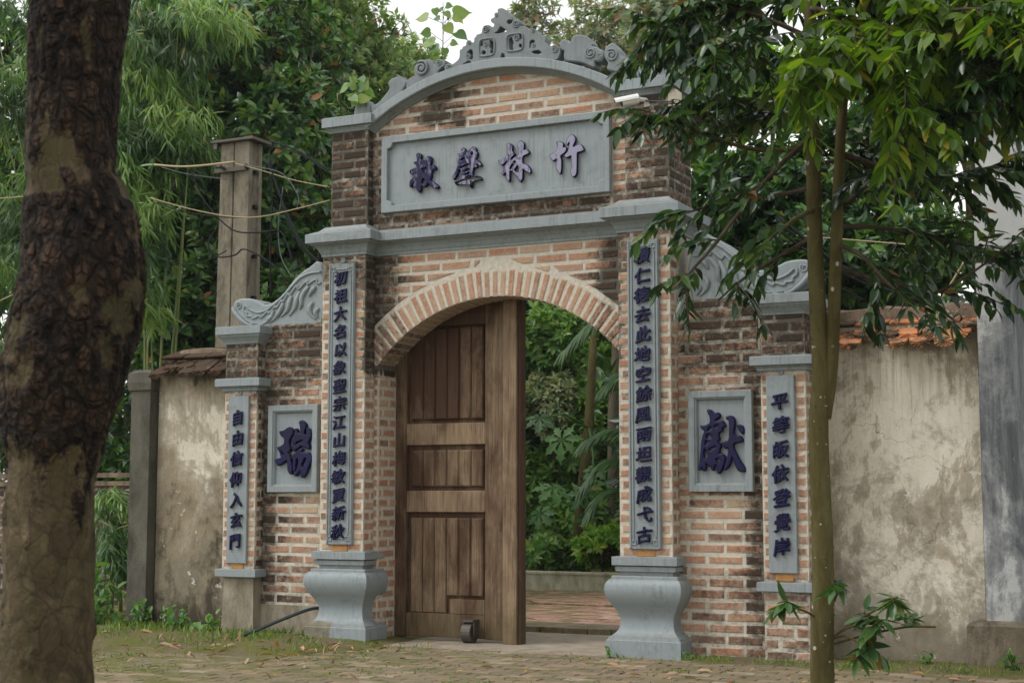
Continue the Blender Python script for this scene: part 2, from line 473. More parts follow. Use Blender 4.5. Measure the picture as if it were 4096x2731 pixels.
def lay(specs, mp, z0, z1, bounds, bl=.285, joint=.0215, phase=0.0, minw=.03):
    k = 0; z = z0
    while z + .03 < z1:
        zb, zt = z + joint / 2, min(z + CH, z1) - joint / 2
        if zt - zb > .015:
            for lb, lt, rb_, rt in bounds(zb, zt):
                lo, hi = min(lb, lt), max(rb_, rt)
                ph = phase + (bl / 2 if k % 2 else 0)
                i = math.floor((lo - ph) / bl)
                while ph + i * bl < hi:
                    c0 = ph + i * bl + joint / 2 + rb.uniform(-.006, .006); c1 = ph + (i + 1) * bl - joint / 2
                    b0, b1 = max(c0, lb), min(c1, rb_); t0, t1 = max(c0, lt), min(c1, rt)
                    if max(b1 - b0, t1 - t0) > minw:
                        if b1 - b0 < .008: m = (t0 + t1) / 2 if t1 > t0 else b0; b0, b1 = (t0, t0 + .008) if abs(lb - b0) > .02 else (max(t1 - .008, t0), t1)
                        if t1 - t0 < .008:
                            t0, t1 = (b0, b0 + .008) if (lt > lb + .001) is False else (b1 - .008, b1)
                        specs.append((mp, ((b0, zb), (b1, zb), (t1, zt), (t0, zt)), min(1, max(0, rb.gauss(.5, .28)))))
                    i += 1
        z += CH; k += 1

def emit(specs, parent, name='brick', limit=300):
    """the largest as parts of their own, the rest joined into one part"""
    def area(s):
        q = s[1]; return (q[1][0] - q[0][0] + q[2][0] - q[3][0]) * (q[2][1] - q[0][1])
    order = sorted(range(len(specs)), key=lambda i: -area(specs[i])); big = set(order[:limit]); rest = MB()
    for i, (mp, q, tone) in enumerate(specs):
        if i in big:
            mb = MB(); brick_geo(mp, q, tone, mb); mb.build(name, BRICK, parent, attr='bk')
        else: brick_geo(mp, q, tone, rest)
    if rest.v: tag(rest.build('brickwork', BRICK, parent, attr='bk'), kind='stuff')

def grid(mb, mp, a0, a1, zlo, zhi, step=.1):
    """mortar face: columns from zlo(a) to zhi(a), soot carried on its vertices"""
    na = max(1, int(round((a1 - a0) / step))); f = lambda g, a: g(a) if callable(g) else g
    nzr = 0; cols = []
    hmax = max(f(zhi, a0 + (a1 - a0) * i / na) - f(zlo, a0 + (a1 - a0) * i / na) for i in range(na + 1))
    nr = max(1, int(round(hmax / step))); V = []
    for i in range(na + 1):
        a = a0 + (a1 - a0) * i / na; lo, hi = f(zlo, a), max(f(zhi, a), f(zlo, a) + .001)
        for j in range(nr + 1): V.append(mp(a, lo + (hi - lo) * j / nr, 0))
    F = [(i * (nr + 1) + j, (i + 1) * (nr + 1) + j, (i + 1) * (nr + 1) + j + 1, i * (nr + 1) + j + 1) for i in range(na) for j in range(nr)]
    mb.add(V, F, lambda p: (.5, soot(*p), 0))

flat = lambda l, r: (lambda zb, zt: [(l, l, r, r)])

# ------------------------------------------------------------------ the gateway
gate = thing('gateway', 'brick temple gateway with round arch, grey moulded cornices and pierced crest', 'gateway', (0, 0, 0))
PX0, PX1, PY = 1.135, 1.555, -.155              # big piers
AX0, AX1, AY = 1.17, 1.53, -.08                 # attic piers
OPW = 1.09                                      # half opening
ZC, RI, RO = 1.376, 1.429, 1.655                # arch centre height, inner and outer radius
AR, AZ = 2.02, 4.657 - 2.02                     # attic gable arc
TH = .43                                        # wall thickness behind the face
arc_out = lambda x: ZC + math.sqrt(max(RO * RO - x * x, 0))
arc_top = lambda x: AZ + math.sqrt(AR * AR - min(abs(x), 1.3) ** 2)

w = MB()
grid(w, front(0), -PX0, PX0, lambda x: arc_out(x) - .01, 3.25)
grid(w, front(0), -AX0 - .01, AX0 + .01, 3.25, lambda x: arc_top(x) + .02)
for s in (-1, 1):
    a, b = sorted((s * OPW, s * PX0)); grid(w, front(0), a, b, 0, 2.62)
grid(w, right(-OPW), 0, .30, 0, 2.36)
grid(w, lambda a, z, d: (OPW - d, -a, z), -.30, 0, 0, 2.36)
w.box(-PX0, PX0, .44, .46, 2.9, 4.3); w.box(-1.5, -1.2, .3, .46, 0, 4.3); w.box(1.2, 1.5, .3, .46, 0, 4.3)
# solid core behind the faces
w.box(-1.55, -OPW - .004, .02, TH, 0, 3.3); w.box(OPW + .004, 1.55, .02, TH, 0, 3.3)
n_ = 24
for i in range(n_):
    x0, x1 = -1.13 + 2.26 * i / n_, -1.13 + 2.26 * (i + 1) / n_; xm = max(abs(x0), abs(x1)); xi = min(abs(x0), abs(x1))
    w.box(x0, x1, .02, TH, min(arc_out(xi) + .0, 3.2), 3.4)
    w.box(x0, x1, .02, TH, 3.4, arc_top(xm) - .0)
wall = w.build('wall', MORTAR, gate, attr='bk')

specs = []
def span_bounds(zb, zt):
    g = .03
    wb = math.sqrt(max((RO + g) ** 2 - (zb - ZC) ** 2, 0)); wt = math.sqrt(max((RO + g) ** 2 - (zt - ZC) ** 2, 0))
    if wb < .02: return [(-PX0, -PX0, PX0, PX0)]
    if wt < .02: return [(-PX0, -PX0, -wb - .02, -wb * .62), (wb + .02, wb * .62, PX0, PX0)]
    o = []
    if wb < PX0: o += [(-PX0, -PX0, -wb, -wt), (wb, wt, PX0, PX0)]
    elif wt < PX0: o += [(-PX0, -PX0, -PX0 + .004, -wt), (PX0 - .004, wt, PX0, PX0)]
    return o
lay(specs, front(0), 2.535, 3.21, span_bounds, phase=.07)
def attic_bounds(zb, zt):
    h = lambda z: AX0 if z < AZ + math.sqrt(AR ** 2 - AX0 ** 2) - .02 else math.sqrt(max(AR ** 2 - (z + .02 - AZ) ** 2, 0))
    hb, ht = h(zb), h(zt)
    if zb > 3.55 and zt < 4.22: return [(-hb, -ht, -1.055, -1.055), (1.035, 1.035, hb, ht)]
    return [(-hb, -ht, hb, ht)] if hb > .03 else []
lay(specs, front(0), 3.385, 4.64, attic_bounds, phase=.02)
for s in (-1, 1):
    a, b = sorted((s * OPW, s * PX0)); lay(specs, front(0), 0.01, 2.28, flat(a + .002, b), bl=.2, phase=-.05)
lay(specs, right(-OPW), 0.01, 2.30, flat(.004, .296), bl=.21, phase=.06)
for s in (-1, 1):
    x0, x1 = (PX0, PX1) if s > 0 else (-PX1, -PX0)
    pm = MB(); grid(pm, front(PY), x0, x1, .70, 3.25); grid(pm, right(x1), PY, .05, .70, 3.25); pm.box(x0 + .001, x1 - .004, PY + .004, .05, .70, 3.25)
    pier = pm.build('pier', MORTAR, gate, attr='bk')
    lay(specs, front(PY), .738, 3.21, flat(x0 + .003, x1 - .003), bl=.2, phase=(x0 + x1) / 2 + (.0 if s > 0 else .0))
    lay(specs, right(x1), .738, 3.21, flat(PY + .004, .0), bl=.4, phase=PY - .1)
    a0, a1 = (AX0, AX1) if s > 0 else (-AX1, -AX0)
    am = MB(); grid(am, front(AY), a0, a1, 3.3, 4.34); grid(am, right(a1), AY, TH, 3.3, 4.34); am.box(a0 + .001, a1 - .004, AY + .004, TH, 3.3, 4.34)
    am.build('attic_pier', MORTAR, gate, attr='bk')
    lay(specs, front(AY), 3.455, 4.30, flat(a0 + .003, a1 - .003), bl=.23, phase=a0)
    lay(specs, right(a1), 3.455, 4.30, flat(AY + .004, TH - .004), bl=.25, phase=AY)
emit(specs, gate)

# arch ring: mortar band and its voussoirs
rm = MB(); n_ = 64; a_max = math.asin(OPW / RI) + .02
def pol(r, t, y): return (r * math.sin(t), y, ZC + r * math.cos(t))
V = []
for i in range(n_ + 1):
    t = -a_max + 2 * a_max * i / n_
    V += [pol(RI, t, .30), pol(RI, t, -.003), pol(RO + .022, t, -.003), pol(RO + .022, t, .05)]
F = [(i * 4 + j, i * 4 + j + 1, i * 4 + 5 + j, i * 4 + 4 + j) for i in range(n_) for j in range(3)]
rm.add(V, F, lambda p: (.5, .18 if abs(p[0]) < .95 else .5, 0))
ring = rm.build('arch_ring', MORTAR, gate, attr='bk')
NV = 37
for i in range(NV):
    t0 = -a_max + 2 * a_max * (i + .14 + rb.uniform(-.04, .04)) / NV; t1 = -a_max + 2 * a_max * (i + .83 + rb.uniform(-.05, .05)) / NV
    tone = min(1, max(0, rb.gauss(.6, .22))); x = RO * math.sin((t0 + t1) / 2)
    st = (.1 if abs(x) < .95 else .52) + rb.uniform(-.1, .1); ro = RO - rb.uniform(.0, .02); m = MB()
    q = lambda r, t, y, e: (pol(r, t, y), (tone, st, e))
    e1 = (t1 - t0) * .2; dd = .008 + rb.uniform(-.002, .003)
    P_ = [q(RI - .004, t0, .29, .3), q(RI - .004, t1, .29, .3), q(RI - .006, t0, -.004, .4), q(RI - .006, t1, -.004, .4), q(RI + .005, t0 + e1, -dd, .15), q(RI + .005, t1 - e1, -dd, .15),
          q(ro - .02, t0 + e1, -dd, 0), q(ro - .02, t1 - e1, -dd, 0), q(ro, t0, -.002, 1), q(ro, t1, -.002, 1), q((RI + ro) / 2, t0 - e1 * .3, -.002, .9), q((RI + ro) / 2, t1 + e1 * .3, -.002, .9)]
    m.add([p[0] for p in P_], [(0, 1, 3, 2), (2, 3, 5, 4), (4, 5, 7, 6), (6, 7, 9, 8), (2, 4, 6, 10), (6, 8, 10), (3, 11, 7, 5), (7, 11, 9)], [p[1] for p in P_])
    m.build('voussoir', BRICK, ring, attr='bk')

# painted mouldings
CORN = [(.0, 3.205), (.012, 3.205), (.012, 3.222), (.02, 3.235), (.03, 3.26), (.048, 3.285), (.075, 3.30), (.088, 3.304), (.088, 3.314), (.113, 3.316), (.113, 3.388), (.108, 3.392), (.0, 3.43)]
cm = MB()
cm.rings([[(x, -o, z) for o, z in CORN] + [(x, .02, 3.43), (x, .02, 3.205)] for x in (-1.16, 1.16)], cap0=False, cap1=False)
cm.build('cornice', PAINT, gate)
for s in (-1, 1):
    x0, x1 = (PX0, PX1) if s > 0 else (-PX1, -PX0)
    MB().rect_lathe(x0, x1, PY, TH, CORN[:-1] + [(.03, 3.425), (-.01, 3.462), (-.03, 3.464)], back=1).build('capital', PAINT, gate)
    a0, a1 = (AX0, AX1) if s > 0 else (-AX1, -AX0)
    MB().rect_lathe(a0, a1, AY, TH, [(0, 4.285), (.014, 4.285), (.02, 4.30), (.03, 4.318), (.034, 4.328), (.066, 4.33), (.066, 4.408), (.06, 4.413), (0, 4.425)], back=1).build('cap', PAINT, gate)
    MB().rect_lathe(x0, x1, PY, .1, [(.0, .625), (.028, .63), (.03, .665), (.012, .672), (.05, .676), (.05, .735), (.046, .739), (-.01, .742)]).rect_lathe(x0, x1, PY, .1,
        [(.085, .0), (.085, .122), (.081, .127), (.073, .129), (.071, .145), (.058, .150)] + catmull([(.058, .152), (.036, .168), (.014, .195), (.002, .235), (.0, .275), (.012, .315), (.036, .36), (.066, .405), (.086, .45), (.094, .495), (.088, .538), (.066, .568), (.052, .574)], 4) + [(.052, .592), (.048, .597), (0, .60)]).rect_lathe(x0, x1, PY, .1,
        [(.0, .59), (.001, .64)]).build('pedestal', PAINT if s > 0 else PAINT_PATCH, gate)

def sweep_arc(prof, a):
    """prof: (radial offset from the gable arc, y) swept along the arc"""
    m = MB(); rg = []
    for i in range(41):
        t = -a + 2 * a * i / 40
        rg.append([((AR + r) * math.sin(t), y, AZ + (AR + r) * math.cos(t)) for r, y in prof])
    return m.rings(rg, cap0=True, cap1=True)
sweep_arc([(-.028, .03), (-.028, -.018), (-.02, -.022), (-.012, -.04), (0, -.062), (.004, -.064), (.004, -.105), (.012, -.112), (.078, -.112), (.084, -.105), (.096, .0), (.1, .17), (.1, .35), (.082, .50), (-.02, .50), (-.028, .44)], math.asin(1.165 / AR)).build('arched_coping', PAINT, gate, smooth=False)

def spiral(mb, x, z, r, y, turns=1.6, flip=1):
    """a rolled cloud curl: coiled bead round a knob"""
    pts = []; rr = []
    n = 26
    for i in range(n + 1):
        t = i / n; a = t * turns * 2 * math.pi * flip + 2.2; q = r * (1 - .72 * t)
        pts.append((x + q * math.cos(a), y - r * .16 - t * r * .12, z + q * math.sin(a))); rr.append(max(r * .2 * (1 - .3 * t), .004))
    mb.tube(pts, rr, 7)
    mb.lathe((x, y + .01, z), (0, -1, 0), [(r * 1.02, 0), (r * 1.0, r * .12), (r * .85, r * .2), (r * .45, r * .22), (r * .3, r * .42), (r * .12, r * .5), (.001, r * .52)], 14)

WINDOWS = [(-0.111, 4.9, 0.073, 0.074), (0.147, 4.907, 0.077, 0.073)]
SH_zhu = [[(0.566,4.005),(0.584,4.009),(0.613,4.002),(0.633,3.988),(0.634,3.968),(0.631,3.956),(0.649,3.955),(0.66,3.947),(0.656,3.922),(0.638,3.903),(0.612,3.889),(0.61,3.873),(0.618,3.845),(0.615,3.771),(0.61,3.748),(0.597,3.743),(0.587,3.754),(0.572,3.779),(0.564,3.796),(0.568,3.83),(0.569,3.863),(0.554,3.855),(0.54,3.853),(0.522,3.871),(0.508,3.9),(0.511,3.906),(0.551,3.921),(0.569,3.944),(0.58,3.97),(0.573,3.984)],[(0.656,3.989),(0.663,4.018),(0.681,4.042),(0.707,4.051),(0.725,4.04),(0.739,4.017),(0.737,3.994),(0.724,3.968),(0.719,3.951),(0.739,3.957),(0.76,3.965),(0.782,3.964),(0.799,3.947),(0.81,3.923),(0.808,3.91),(0.792,3.905),(0.763,3.899),(0.753,3.892),(0.752,3.845),(0.749,3.745),(0.738,3.716),(0.72,3.705),(0.705,3.709),(0.695,3.74),(0.692,3.767),(0.7,3.783),(0.7,3.85),(0.697,3.877),(0.67,3.868),(0.656,3.866),(0.639,3.883),(0.643,3.896),(0.667,3.917),(0.678,3.953),(0.684,3.989),(0.67,3.971),(0.66,3.972)]]
SH_lin = [[(0.123,4.029),(0.138,4.04),(0.164,4.033),(0.184,4.011),(0.181,3.974),(0.203,3.942),(0.194,3.931),(0.171,3.916),(0.171,3.898),(0.201,3.92),(0.231,3.934),(0.237,3.982),(0.225,4.0),(0.229,4.03),(0.246,4.049),(0.268,4.043),(0.287,4.021),(0.285,3.98),(0.281,3.97),(0.305,3.973),(0.324,3.962),(0.331,3.941),(0.316,3.929),(0.276,3.913),(0.274,3.872),(0.283,3.858),(0.312,3.845),(0.338,3.815),(0.346,3.784),(0.338,3.771),(0.316,3.78),(0.283,3.803),(0.275,3.809),(0.275,3.746),(0.264,3.72),(0.249,3.71),(0.238,3.718),(0.223,3.748),(0.194,3.785),(0.171,3.804),(0.158,3.802),(0.158,3.734),(0.147,3.719),(0.134,3.729),(0.123,3.761),(0.119,3.795),(0.097,3.779),(0.082,3.789),(0.076,3.816),(0.078,3.84),(0.108,3.851),(0.127,3.883),(0.126,3.89),(0.093,3.863),(0.078,3.864),(0.059,3.883),(0.051,3.908),(0.078,3.909),(0.13,3.941),(0.136,3.982),(0.132,4.009)],[(0.16,3.836),(0.171,3.855),(0.184,3.866),(0.192,3.86),(0.168,3.825),(0.158,3.824)],[(0.199,3.811),(0.222,3.84),(0.233,3.834),(0.233,3.791)],[(0.188,3.877),(0.199,3.886),(0.211,3.877),(0.199,3.869)]]
SH_jiao = [[(-0.716,4.025),(-0.708,4.041),(-0.687,4.042),(-0.665,4.027),(-0.662,4.005),(-0.668,3.987),(-0.637,3.973),(-0.629,3.961),(-0.627,3.983),(-0.613,4.004),(-0.593,4.009),(-0.568,3.992),(-0.566,3.962),(-0.576,3.931),(-0.567,3.919),(-0.547,3.926),(-0.527,3.911),(-0.524,3.889),(-0.547,3.882),(-0.563,3.875),(-0.567,3.832),(-0.575,3.803),(-0.546,3.783),(-0.509,3.757),(-0.495,3.734),(-0.509,3.725),(-0.542,3.728),(-0.57,3.745),(-0.595,3.769),(-0.605,3.777),(-0.615,3.756),(-0.64,3.748),(-0.665,3.757),(-0.666,3.728),(-0.681,3.704),(-0.701,3.72),(-0.716,3.747),(-0.739,3.76),(-0.745,3.783),(-0.731,3.803),(-0.747,3.787),(-0.759,3.762),(-0.772,3.758),(-0.78,3.775),(-0.774,3.815),(-0.748,3.838),(-0.74,3.863),(-0.727,3.88),(-0.748,3.865),(-0.769,3.869),(-0.779,3.888),(-0.773,3.906),(-0.74,3.917),(-0.715,3.926),(-0.722,3.945),(-0.74,3.961),(-0.736,3.972),(-0.712,3.973),(-0.71,3.995)],[(-0.662,3.903),(-0.633,3.907),(-0.621,3.92),(-0.621,3.899),(-0.637,3.867),(-0.643,3.875)],[(-0.661,3.793),(-0.655,3.814),(-0.64,3.819),(-0.624,3.802),(-0.636,3.784),(-0.661,3.779)]]
SH_sheng = [[(-0.291,4.033),(-0.281,4.045),(-0.261,4.042),(-0.247,4.024),(-0.245,4.013),(-0.229,4.005),(-0.213,4.025),(-0.185,4.043),(-0.161,4.039),(-0.147,4.018),(-0.149,4.004),(-0.137,3.988),(-0.139,3.963),(-0.151,3.936),(-0.125,3.922),(-0.101,3.891),(-0.099,3.877),(-0.117,3.873),(-0.145,3.896),(-0.139,3.877),(-0.149,3.864),(-0.173,3.863),(-0.176,3.802),(-0.133,3.798),(-0.105,3.781),(-0.097,3.762),(-0.117,3.759),(-0.18,3.763),(-0.182,3.72),(-0.194,3.7),(-0.208,3.712),(-0.214,3.762),(-0.252,3.762),(-0.288,3.755),(-0.328,3.735),(-0.352,3.757),(-0.352,3.765),(-0.292,3.782),(-0.292,3.849),(-0.314,3.862),(-0.324,3.827),(-0.352,3.786),(-0.372,3.792),(-0.372,3.82),(-0.348,3.843),(-0.328,3.892),(-0.325,3.917),(-0.333,3.936),(-0.331,3.957),(-0.307,3.969),(-0.319,3.985),(-0.317,3.999),(-0.289,4.004)],[(-0.26,3.846),(-0.244,3.86),(-0.214,3.865),(-0.214,3.85),(-0.244,3.844)],[(-0.256,3.817),(-0.214,3.834),(-0.214,3.82),(-0.244,3.812)],[(-0.252,3.791),(-0.214,3.809),(-0.214,3.795),(-0.244,3.789)],[(-0.302,3.879),(-0.228,3.906),(-0.224,3.891),(-0.296,3.873)],[(-0.297,3.945),(-0.261,3.959),(-0.261,3.947),(-0.293,3.939)],[(-0.199,3.985),(-0.189,4.004),(-0.18,3.985),(-0.189,3.976)]]
SH_rui = [[(-2.048,1.749),(-2.005,1.754),(-1.962,1.779),(-1.944,1.782),(-1.917,1.767),(-1.904,1.745),(-1.907,1.715),(-1.929,1.686),(-1.942,1.654),(-1.937,1.617),(-1.927,1.602),(-1.94,1.569),(-1.958,1.562),(-1.94,1.551),(-1.926,1.521),(-1.916,1.477),(-1.911,1.44),(-1.908,1.393),(-1.923,1.376),(-1.941,1.386),(-1.959,1.419),(-1.965,1.492),(-2.0,1.474),(-2.044,1.455),(-2.062,1.453),(-2.082,1.482),(-2.087,1.508),(-2.032,1.522),(-2.032,1.53),(-2.046,1.57),(-2.071,1.604),(-2.069,1.611),(-2.008,1.633),(-1.999,1.655),(-2.0,1.684),(-2.027,1.703),(-2.045,1.729)],[(-2.029,1.581),(-2.002,1.555),(-2.01,1.542)],[(-1.891,1.763),(-1.878,1.77),(-1.862,1.759),(-1.855,1.733),(-1.842,1.729),(-1.833,1.732),(-1.838,1.777),(-1.848,1.817),(-1.835,1.835),(-1.813,1.835),(-1.782,1.812),(-1.771,1.79),(-1.777,1.761),(-1.794,1.721),(-1.774,1.72),(-1.772,1.757),(-1.764,1.771),(-1.742,1.764),(-1.72,1.738),(-1.717,1.708),(-1.732,1.672),(-1.746,1.647),(-1.749,1.639),(-1.735,1.617),(-1.733,1.595),(-1.748,1.588),(-1.791,1.6),(-1.818,1.615),(-1.853,1.593),(-1.896,1.572),(-1.914,1.587),(-1.925,1.609),(-1.919,1.627),(-1.906,1.631),(-1.92,1.661),(-1.92,1.683),(-1.899,1.708),(-1.89,1.734)],[(-1.893,1.629),(-1.854,1.654),(-1.812,1.664),(-1.816,1.65),(-1.853,1.637)],[(-1.924,1.532),(-1.887,1.557),(-1.852,1.586),(-1.826,1.598),(-1.807,1.593),(-1.804,1.575),(-1.817,1.567),(-1.76,1.565),(-1.73,1.548),(-1.708,1.522),(-1.711,1.493),(-1.737,1.442),(-1.762,1.388),(-1.787,1.356),(-1.809,1.348),(-1.825,1.363),(-1.827,1.403),(-1.849,1.381),(-1.87,1.36),(-1.886,1.367),(-1.884,1.385),(-1.859,1.433),(-1.851,1.495),(-1.866,1.506),(-1.872,1.458),(-1.876,1.415),(-1.889,1.404),(-1.904,1.418),(-1.907,1.459),(-1.906,1.503),(-1.921,1.506)],[(-1.786,1.512),(-1.77,1.508),(-1.781,1.468),(-1.802,1.439),(-1.815,1.454),(-1.798,1.483)]]
SH_xian = [[(1.801,1.83),(1.811,1.837),(1.834,1.831),(1.857,1.81),(1.88,1.813),(1.899,1.803),(1.904,1.783),(1.898,1.772),(1.863,1.747),(1.917,1.75),(1.936,1.735),(1.944,1.709),(1.92,1.691),(1.92,1.669),(1.893,1.655),(1.893,1.632),(1.898,1.61),(1.884,1.592),(1.903,1.574),(1.907,1.551),(1.895,1.53),(1.898,1.515),(1.887,1.502),(1.914,1.504),(1.936,1.489),(1.94,1.47),(1.932,1.434),(1.916,1.387),(1.896,1.358),(1.881,1.356),(1.87,1.38),(1.866,1.416),(1.855,1.416),(1.852,1.387),(1.839,1.378),(1.828,1.391),(1.824,1.409),(1.805,1.41),(1.79,1.432),(1.789,1.391),(1.777,1.375),(1.764,1.381),(1.758,1.399),(1.746,1.388),(1.729,1.383),(1.725,1.399),(1.735,1.436),(1.744,1.517),(1.749,1.58),(1.761,1.635),(1.775,1.675),(1.758,1.687),(1.745,1.717),(1.774,1.718),(1.817,1.735),(1.818,1.781),(1.806,1.804)],[(1.857,1.71),(1.882,1.721),(1.888,1.71),(1.87,1.698)],[(1.807,1.682),(1.816,1.7),(1.83,1.704),(1.836,1.685),(1.812,1.676)],[(1.794,1.622),(1.802,1.647),(1.825,1.647),(1.834,1.625),(1.815,1.619)],[(1.783,1.575),(1.792,1.603),(1.814,1.59),(1.795,1.573)],[(1.816,1.542),(1.857,1.558),(1.861,1.547),(1.826,1.525)],[(1.773,1.473),(1.779,1.54),(1.801,1.486)],[(1.867,1.46),(1.882,1.469),(1.896,1.46),(1.89,1.434)],[(1.946,1.773),(1.96,1.784),(1.983,1.786),(2.006,1.775),(2.019,1.747),(2.016,1.703),(2.01,1.656),(2.03,1.637),(2.053,1.637),(2.072,1.618),(2.075,1.596),(2.056,1.586),(2.014,1.575),(2.006,1.55),(2.024,1.51),(2.057,1.447),(2.098,1.392),(2.096,1.371),(2.067,1.367),(2.037,1.375),(2.019,1.4),(2.004,1.441),(1.993,1.477),(1.981,1.433),(1.962,1.401),(1.939,1.383),(1.923,1.387),(1.935,1.427),(1.952,1.485),(1.96,1.543),(1.937,1.54),(1.915,1.566),(1.907,1.584),(1.934,1.597),(1.963,1.607),(1.968,1.66),(1.969,1.734),(1.965,1.752),(1.952,1.756)],[(2.029,1.714),(2.054,1.717),(2.077,1.706),(2.09,1.68),(2.083,1.651),(2.068,1.646),(2.05,1.67),(2.035,1.699)]]
SH_crest = [[(-0.507,4.749),(-0.511,4.788),(-0.493,4.805),(-0.465,4.808),(-0.44,4.798),(-0.408,4.813),(-0.384,4.829),(-0.37,4.853),(-0.367,4.91),(-0.349,4.917),(-0.335,4.937),(-0.31,4.944),(-0.304,4.975),(-0.282,4.981),(-0.254,4.962),(-0.233,4.965),(-0.23,4.996),(-0.216,5.004),(-0.206,5.022),(-0.164,5.029),(-0.157,5.06),(-0.143,5.083),(-0.115,5.092),(-0.088,5.085),(-0.074,5.067),(-0.05,5.071),(-0.046,5.095),(-0.067,5.107),(-0.077,5.131),(-0.057,5.144),(-0.039,5.151),(-0.043,5.177),(-0.026,5.187),(-0.012,5.185),(-0.012,5.21),(0.016,5.218),(0.043,5.209),(0.064,5.193),(0.084,5.168),(0.105,5.149),(0.122,5.125),(0.119,5.1),(0.102,5.106),(0.078,5.101),(0.074,5.084),(0.091,5.069),(0.119,5.078),(0.136,5.107),(0.166,5.106),(0.193,5.086),(0.2,5.06),(0.187,5.043),(0.227,5.034),(0.261,5.02),(0.275,5.0),(0.295,5.003),(0.315,5.003),(0.342,4.987),(0.352,4.967),(0.382,4.95),(0.402,4.926),(0.425,4.926),(0.425,4.895),(0.419,4.874),(0.439,4.856),(0.449,4.833),(0.468,4.824),(0.482,4.837),(0.515,4.836),(0.548,4.813),(0.558,4.781),(0.548,4.745),(0.521,4.712),(0.462,4.719),(0.362,4.742),(0.261,4.761),(0.159,4.771),(0.064,4.78),(0.05,4.82),(0.03,4.832),(0.016,4.809),(0.009,4.775),(-0.115,4.775),(-0.219,4.77),(-0.324,4.758),(-0.394,4.741),(-0.443,4.734),(-0.472,4.728)],[(-0.043,5.012),(-0.012,5.027),(0.009,5.059),(0.023,5.057),(0.05,5.037),(0.084,5.013),(0.064,5.01),(0.023,5.006),(-0.012,5.005)],[(-0.087,4.952),(-0.063,4.952),(-0.051,4.931),(-0.053,4.849),(-0.07,4.839),(-0.08,4.859),(-0.072,4.877),(-0.087,4.898),(-0.084,4.923)],[(-0.174,4.922),(-0.169,4.947),(-0.15,4.957),(-0.144,4.934),(-0.157,4.917)],[(-0.122,4.857),(-0.126,4.847),(-0.135,4.842),(-0.147,4.843),(-0.157,4.851),(-0.161,4.862),(-0.157,4.872),(-0.147,4.877),(-0.135,4.876),(-0.126,4.868)],[(0.091,4.943),(0.119,4.958),(0.125,4.932),(0.136,4.906),(0.129,4.882),(0.132,4.843),(0.098,4.854),(0.091,4.899)],[(0.187,4.968),(0.207,4.96),(0.208,4.929),(0.19,4.934)],[(0.217,4.87),(0.214,4.861),(0.205,4.856),(0.195,4.858),(0.186,4.865),(0.183,4.874),(0.186,4.883),(0.195,4.888),(0.205,4.886),(0.214,4.879)],[(-0.3,4.875),(-0.282,4.895),(-0.258,4.902),(-0.244,4.881),(-0.243,4.83),(-0.254,4.815),(-0.271,4.821),(-0.264,4.842),(-0.268,4.862)],[(-0.341,4.778),(-0.317,4.795),(-0.282,4.809),(-0.261,4.794),(-0.268,4.777),(-0.303,4.774)],[(0.281,4.886),(0.291,4.903),(0.315,4.907),(0.328,4.892),(0.322,4.881),(0.298,4.878),(0.291,4.854),(0.281,4.836)],[(0.301,4.809),(0.328,4.814),(0.362,4.813),(0.385,4.794),(0.382,4.778),(0.328,4.788),(0.305,4.798)]]
SH_crestL = [[(-0.885,4.654),(-0.867,4.717),(-0.823,4.74),(-0.802,4.747),(-0.809,4.794),(-0.792,4.837),(-0.752,4.867),(-0.694,4.872),(-0.637,4.862),(-0.615,4.833),(-0.604,4.816),(-0.594,4.85),(-0.565,4.859),(-0.526,4.851),(-0.504,4.838),(-0.508,4.807),(-0.522,4.789),(-0.543,4.779),(-0.568,4.76),(-0.571,4.738),(-0.507,4.739),(-0.506,4.71),(-0.607,4.678),(-0.729,4.655),(-0.801,4.625),(-0.866,4.613)]]
SH_cloudR = [[(0.551,4.836),(0.57,4.871),(0.601,4.872),(0.637,4.847),(0.655,4.859),(0.662,4.881),(0.704,4.898),(0.753,4.889),(0.795,4.869),(0.828,4.836),(0.837,4.812),(0.852,4.798),(0.843,4.783),(0.879,4.772),(0.908,4.746),(0.935,4.736),(0.943,4.696),(0.926,4.653),(0.89,4.646),(0.86,4.656),(0.86,4.605),(0.812,4.622),(0.764,4.648),(0.715,4.666),(0.606,4.691),(0.588,4.725),(0.588,4.754),(0.591,4.776),(0.57,4.785)]]
SH_leafR = [[(0.941,4.696),(0.944,4.735),(0.968,4.766),(1.016,4.788),(1.051,4.749),(1.08,4.717),(1.089,4.677),(1.121,4.65),(1.173,4.604),(1.243,4.567),(1.295,4.527),(1.294,4.469),(1.242,4.47),(1.131,4.489),(1.067,4.533),(0.967,4.574),(0.973,4.624),(0.949,4.667)]]
SH_endR = [[(1.3,4.468),(1.301,4.537),(1.33,4.589),(1.388,4.598),(1.422,4.566),(1.445,4.519),(1.453,4.49),(1.451,4.463)]]
SH_ballL = [[(-1.392,4.453),(-1.389,4.533),(-1.377,4.59),(-1.336,4.611),(-1.294,4.602),(-1.26,4.569),(-1.239,4.53),(-1.242,4.436)]]
SH_leafL = [[(-1.226,4.529),(-1.16,4.55),(-1.087,4.614),(-1.046,4.667),(-1.063,4.706),(-1.031,4.745),(-0.973,4.76),(-0.982,4.779),(-0.949,4.764),(-0.924,4.732),(-0.883,4.698),(-0.887,4.663),(-0.915,4.63),(-0.911,4.593),(-0.996,4.546),(-1.086,4.498),(-1.209,4.447)]]
